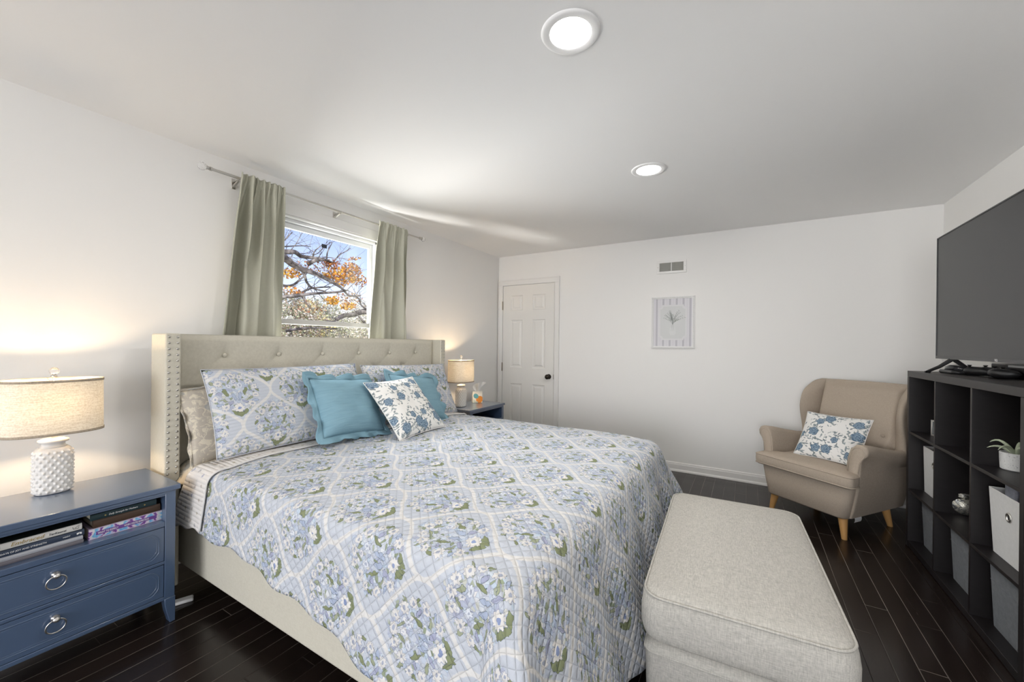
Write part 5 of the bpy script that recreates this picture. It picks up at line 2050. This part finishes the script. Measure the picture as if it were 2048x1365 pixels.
# maple: limbs reach in from the left
tr = thing('maple_tree', 'maple with bare limbs and orange leaves just outside the window', 'tree', S(470, 690, -5.6) + Vector((0, 0, -3.0)))
ORG = Vector(tr.location)
b = BM()
LIMB = [([(-300, 480), (60, 490), (140, 492), (200, 530), (300, 545), (420, 562), (500, 600)], -5.4, 0.055),
        ([(-300, 480), (-60, 500), (60, 560), (110, 600), (200, 650), (290, 680), (400, 725), (490, 775)], -5.2, 0.085),
        ([(-300, 700), (60, 812), (200, 740), (250, 690)], -5.7, 0.030),
        ([(-200, 980), (150, 890), (300, 832), (480, 820)], -5.9, 0.028),
        ([(-200, 940), (200, 895), (350, 880), (540, 868), (640, 850)], -5.3, 0.036),
        ([(200, 650), (235, 720), (252, 775), (310, 832), (430, 862)], -5.25, 0.030),
        ([(270, 600), (330, 572), (420, 565)], -5.3, 0.050),
        ([(310, 545), (318, 500), (345, 465), (395, 425)], -5.35, 0.014),
        ([(440, 555), (448, 490), (490, 405)], -5.4, 0.014),
        ([(490, 600), (560, 520), (610, 490), (665, 455)], -5.4, 0.013),
        ([(-60, 480), (50, 372), (115, 305)], -5.5, 0.016),
        ([(40, 440), (200, 432), (290, 440)], -5.5, 0.012),
        ([(200, 905), (240, 960), (310, 1050)], -5.3, 0.015),
        ([(490, 775), (580, 830), (650, 900), (760, 900)], -5.2, 0.030)]
ends = []
for pts, dep, r in LIMB:
    P = [S(*C(x, y), dep + 0.18 * math.sin(i * 1.7)) for i, (x, y) in enumerate(pts)]
    sp = smooth_path(P)
    n = len(sp)
    tube(b, [p - ORG for p in sp], [r * (1 - 0.6 * i / n) + 0.003 for i in range(n)], 8)
    for i in range(3, n, 4):
        if RT.random() < 0.80:
            d = (sp[i] - sp[i - 1]).normalized() + Vector((RT.uniform(-.6, .6), RT.uniform(-.9, .9), RT.uniform(-.5, .9)))
            twig(b, sp[i] - ORG, d.normalized(), RT.uniform(0.45, 0.9), min(0.010, r * 0.4), 1)
trunk = [Vector((0, 0, -1.3)), Vector((0.05, 0.02, 0.6)), Vector((0.0, 0.0, 2.2)), S(*C(-300, 560), -5.4) - ORG, S(*C(-300, 470), -5.4) - ORG]
tube(b, smooth_path(trunk), 0.19, 10)
obj('limbs', b, bark, tr, smooth=True)
b = BM()
pxm = 0.0121
for (x, y, rx, ry, n, wts) in ((560, 720, 150, 95, 560, (.45, .40, .10, .05)), (480, 600, 60, 35, 90, (.2, .0, .8, 0)), (690, 555, 34, 18, 30, (.3, .1, .5, .1)), (660, 640, 70, 60, 110, (.5, .1, .35, .05)),
                               (95, 690, 75, 45, 130, (.3, .45, .05, .2)), (490, 945, 42, 46, 110, (.25, .70, 0, .05)), (640, 1000, 48, 40, 110, (.2, .65, .05, .1)),
                               (770, 770, 60, 60, 60, (.4, .05, .5, .05)), (700, 700, 60, 110, 170, (.4, .25, .3, .05)), (300, 640, 150, 60, 60, (.2, .1, .5, .2)), (120, 860, 90, 40, 60, (.35, .25, .2, .2))):
    c = S(*C(x, y), -5.4) - ORG
    k = pxm / 4.705 * 0.92
    leaves(b, c, (0.25, rx * k * 1.15, ry * k), int(n * 1.7), 0.030, wts)
fo = obj('foliage', b, leafm, tr)
fo['label'] = 'orange and gold autumn leaves'

tr2 = thing('oak_tree', 'thick low oak limb crossing the lower right of the window', 'tree', S(860, 690, -7.0) + Vector((0, 0, -3.4)))
ORG = Vector(tr2.location)
b = BM()
for pts, dep, r in (([(1300, 960), (960, 1030), (825, 1048), (760, 1058), (680, 1082), (600, 1090), (530, 1128)], -7.0, 0.105), ([(900, 1060), (810, 1025), (765, 990), (742, 930), (700, 905)], -6.9, 0.03),
                    ([(930, 1090), (830, 1180), (790, 1150), (750, 1105)], -6.8, 0.045), ([(640, 1085), (560, 1120), (500, 1145), (440, 1135)], -7.0, 0.03), ([(60, 1235), (260, 1205), (400, 1210), (540, 1212)], -7.4, 0.03)):
    P = [S(*C(x, y), dep) for x, y in pts]
    sp = smooth_path(P)
    n = len(sp)
    tube(b, [p - ORG for p in sp], [r * (1 - 0.55 * i / n) + 0.004 for i in range(n)], 8)
    for i in range(4, n, 5):
        d = (sp[i] - sp[i - 1]).normalized() + Vector((RT.uniform(-.6, .6), RT.uniform(-.9, .9), RT.uniform(-.3, .9)))
        twig(b, sp[i] - ORG, d.normalized(), RT.uniform(0.4, 0.8), 0.010, 1)
top = S(*C(1300, 960), -7.0) - ORG
tube(b, smooth_path([Vector((0, top.y, -1.0)), Vector((0.0, top.y, 1.5)), top + Vector((0, 0.1, 0)), top + Vector((0, 0.1, 2.5))]), 0.22, 10)
obj('limbs', b, bark, tr2, smooth=True)
b = BM()
for (x, y, rx, ry, n) in ((640, 930, 130, 60, 160), (300, 1010, 200, 60, 120)):
    leaves(b, S(*C(x, y), -7.2) - ORG, (0.4, rx * 0.0031, ry * 0.0031), n, 0.032, (.0, .0, .35, .65))
obj('foliage', b, leafm, tr2)

def far_tree(name, label, x, y, dep, rx, ry, cols, n, group):
    p = S(*C(x, y), dep)
    t = thing(name, label, 'tree', (p.x, p.y, -2.9), 0, group)
    b = BM()
    hgt = p.z + 2.9
    tube(b, [(0, 0, 0), (0, 0, hgt)], [0.16, 0.06], 8)
    obj('trunk', b, bark, t, smooth=True)
    b = BM()
    leaves(b, Vector((0, 0, hgt)), (rx * 0.8, rx, ry), n * 3, 0.065, [1.0 / len(cols)] * len(cols))
    leaves(b, Vector((0, rx * 0.4, hgt - ry * 0.9)), (rx, rx * 1.3, ry), n * 3, 0.070, [1.0 / len(cols)] * len(cols))
    obj('foliage', b, cols, t)
    return t
fm = {k: mat('far_' + k, c, 0.9) for k, c in dict(green=(0.46, 0.50, 0.33, 1), yellow=(0.74, 0.66, 0.32, 1), brown=(0.50, 0.39, 0.31, 1), grey=(0.68, 0.68, 0.62, 1), straw=(0.86, 0.80, 0.64, 1)).items()}
far_tree('distant_tree', 'hazy brown tree low on the left of the window', 105, 1010, -17, 0.95, 0.85, [fm['brown'], fm['green'], fm['grey']], 420, 'trees far beyond the window')
far_tree('distant_tree', 'yellow green tree beyond the maple', 235, 1060, -18, 1.0, 0.75, [fm['yellow'], fm['brown'], fm['green']], 420, 'trees far beyond the window')
far_tree('distant_evergreen', 'pale evergreen in the middle distance', 390, 1040, -19, 1.15, 0.95, [fm['green'], fm['grey']], 480, 'trees far beyond the window')
far_tree('distant_tree', 'straw coloured tree behind the oak limb', 640, 1090, -20, 1.9, 1.3, [fm['straw'], fm['grey'], fm['green']], 650, 'trees far beyond the window')
far_tree('distant_tree', 'straw coloured tree at the far left', -60, 1120, -20, 1.6, 1.2, [fm['straw'], fm['brown'], fm['green']], 480, 'trees far beyond the window')
far_tree('distant_tree', 'pale tree filling the lower right corner of the window', 860, 1130, -21, 2.0, 1.2, [fm['straw'], fm['grey']], 480, 'trees far beyond the window')
b = BM()
for k in range(26):
    y = -14 + k * 1.2
    leaves(b, Vector((0, y, RT.uniform(-0.2, 0.3))), (1.2, 1.1, 1.2 + RT.uniform(-.2, .3)), 560, 0.075, (.3, .3, .4))
p = S(*C(420, 1225), -23)
hd = obj('hedgerow', b, [fm['straw'], fm['grey'], fm['yellow']], None)
hd.location = (p.x, p.y, p.z - 0.3)
tag(hd, 'straw coloured hedgerow along the bottom of the window view', 'hedge', None, 'stuff')
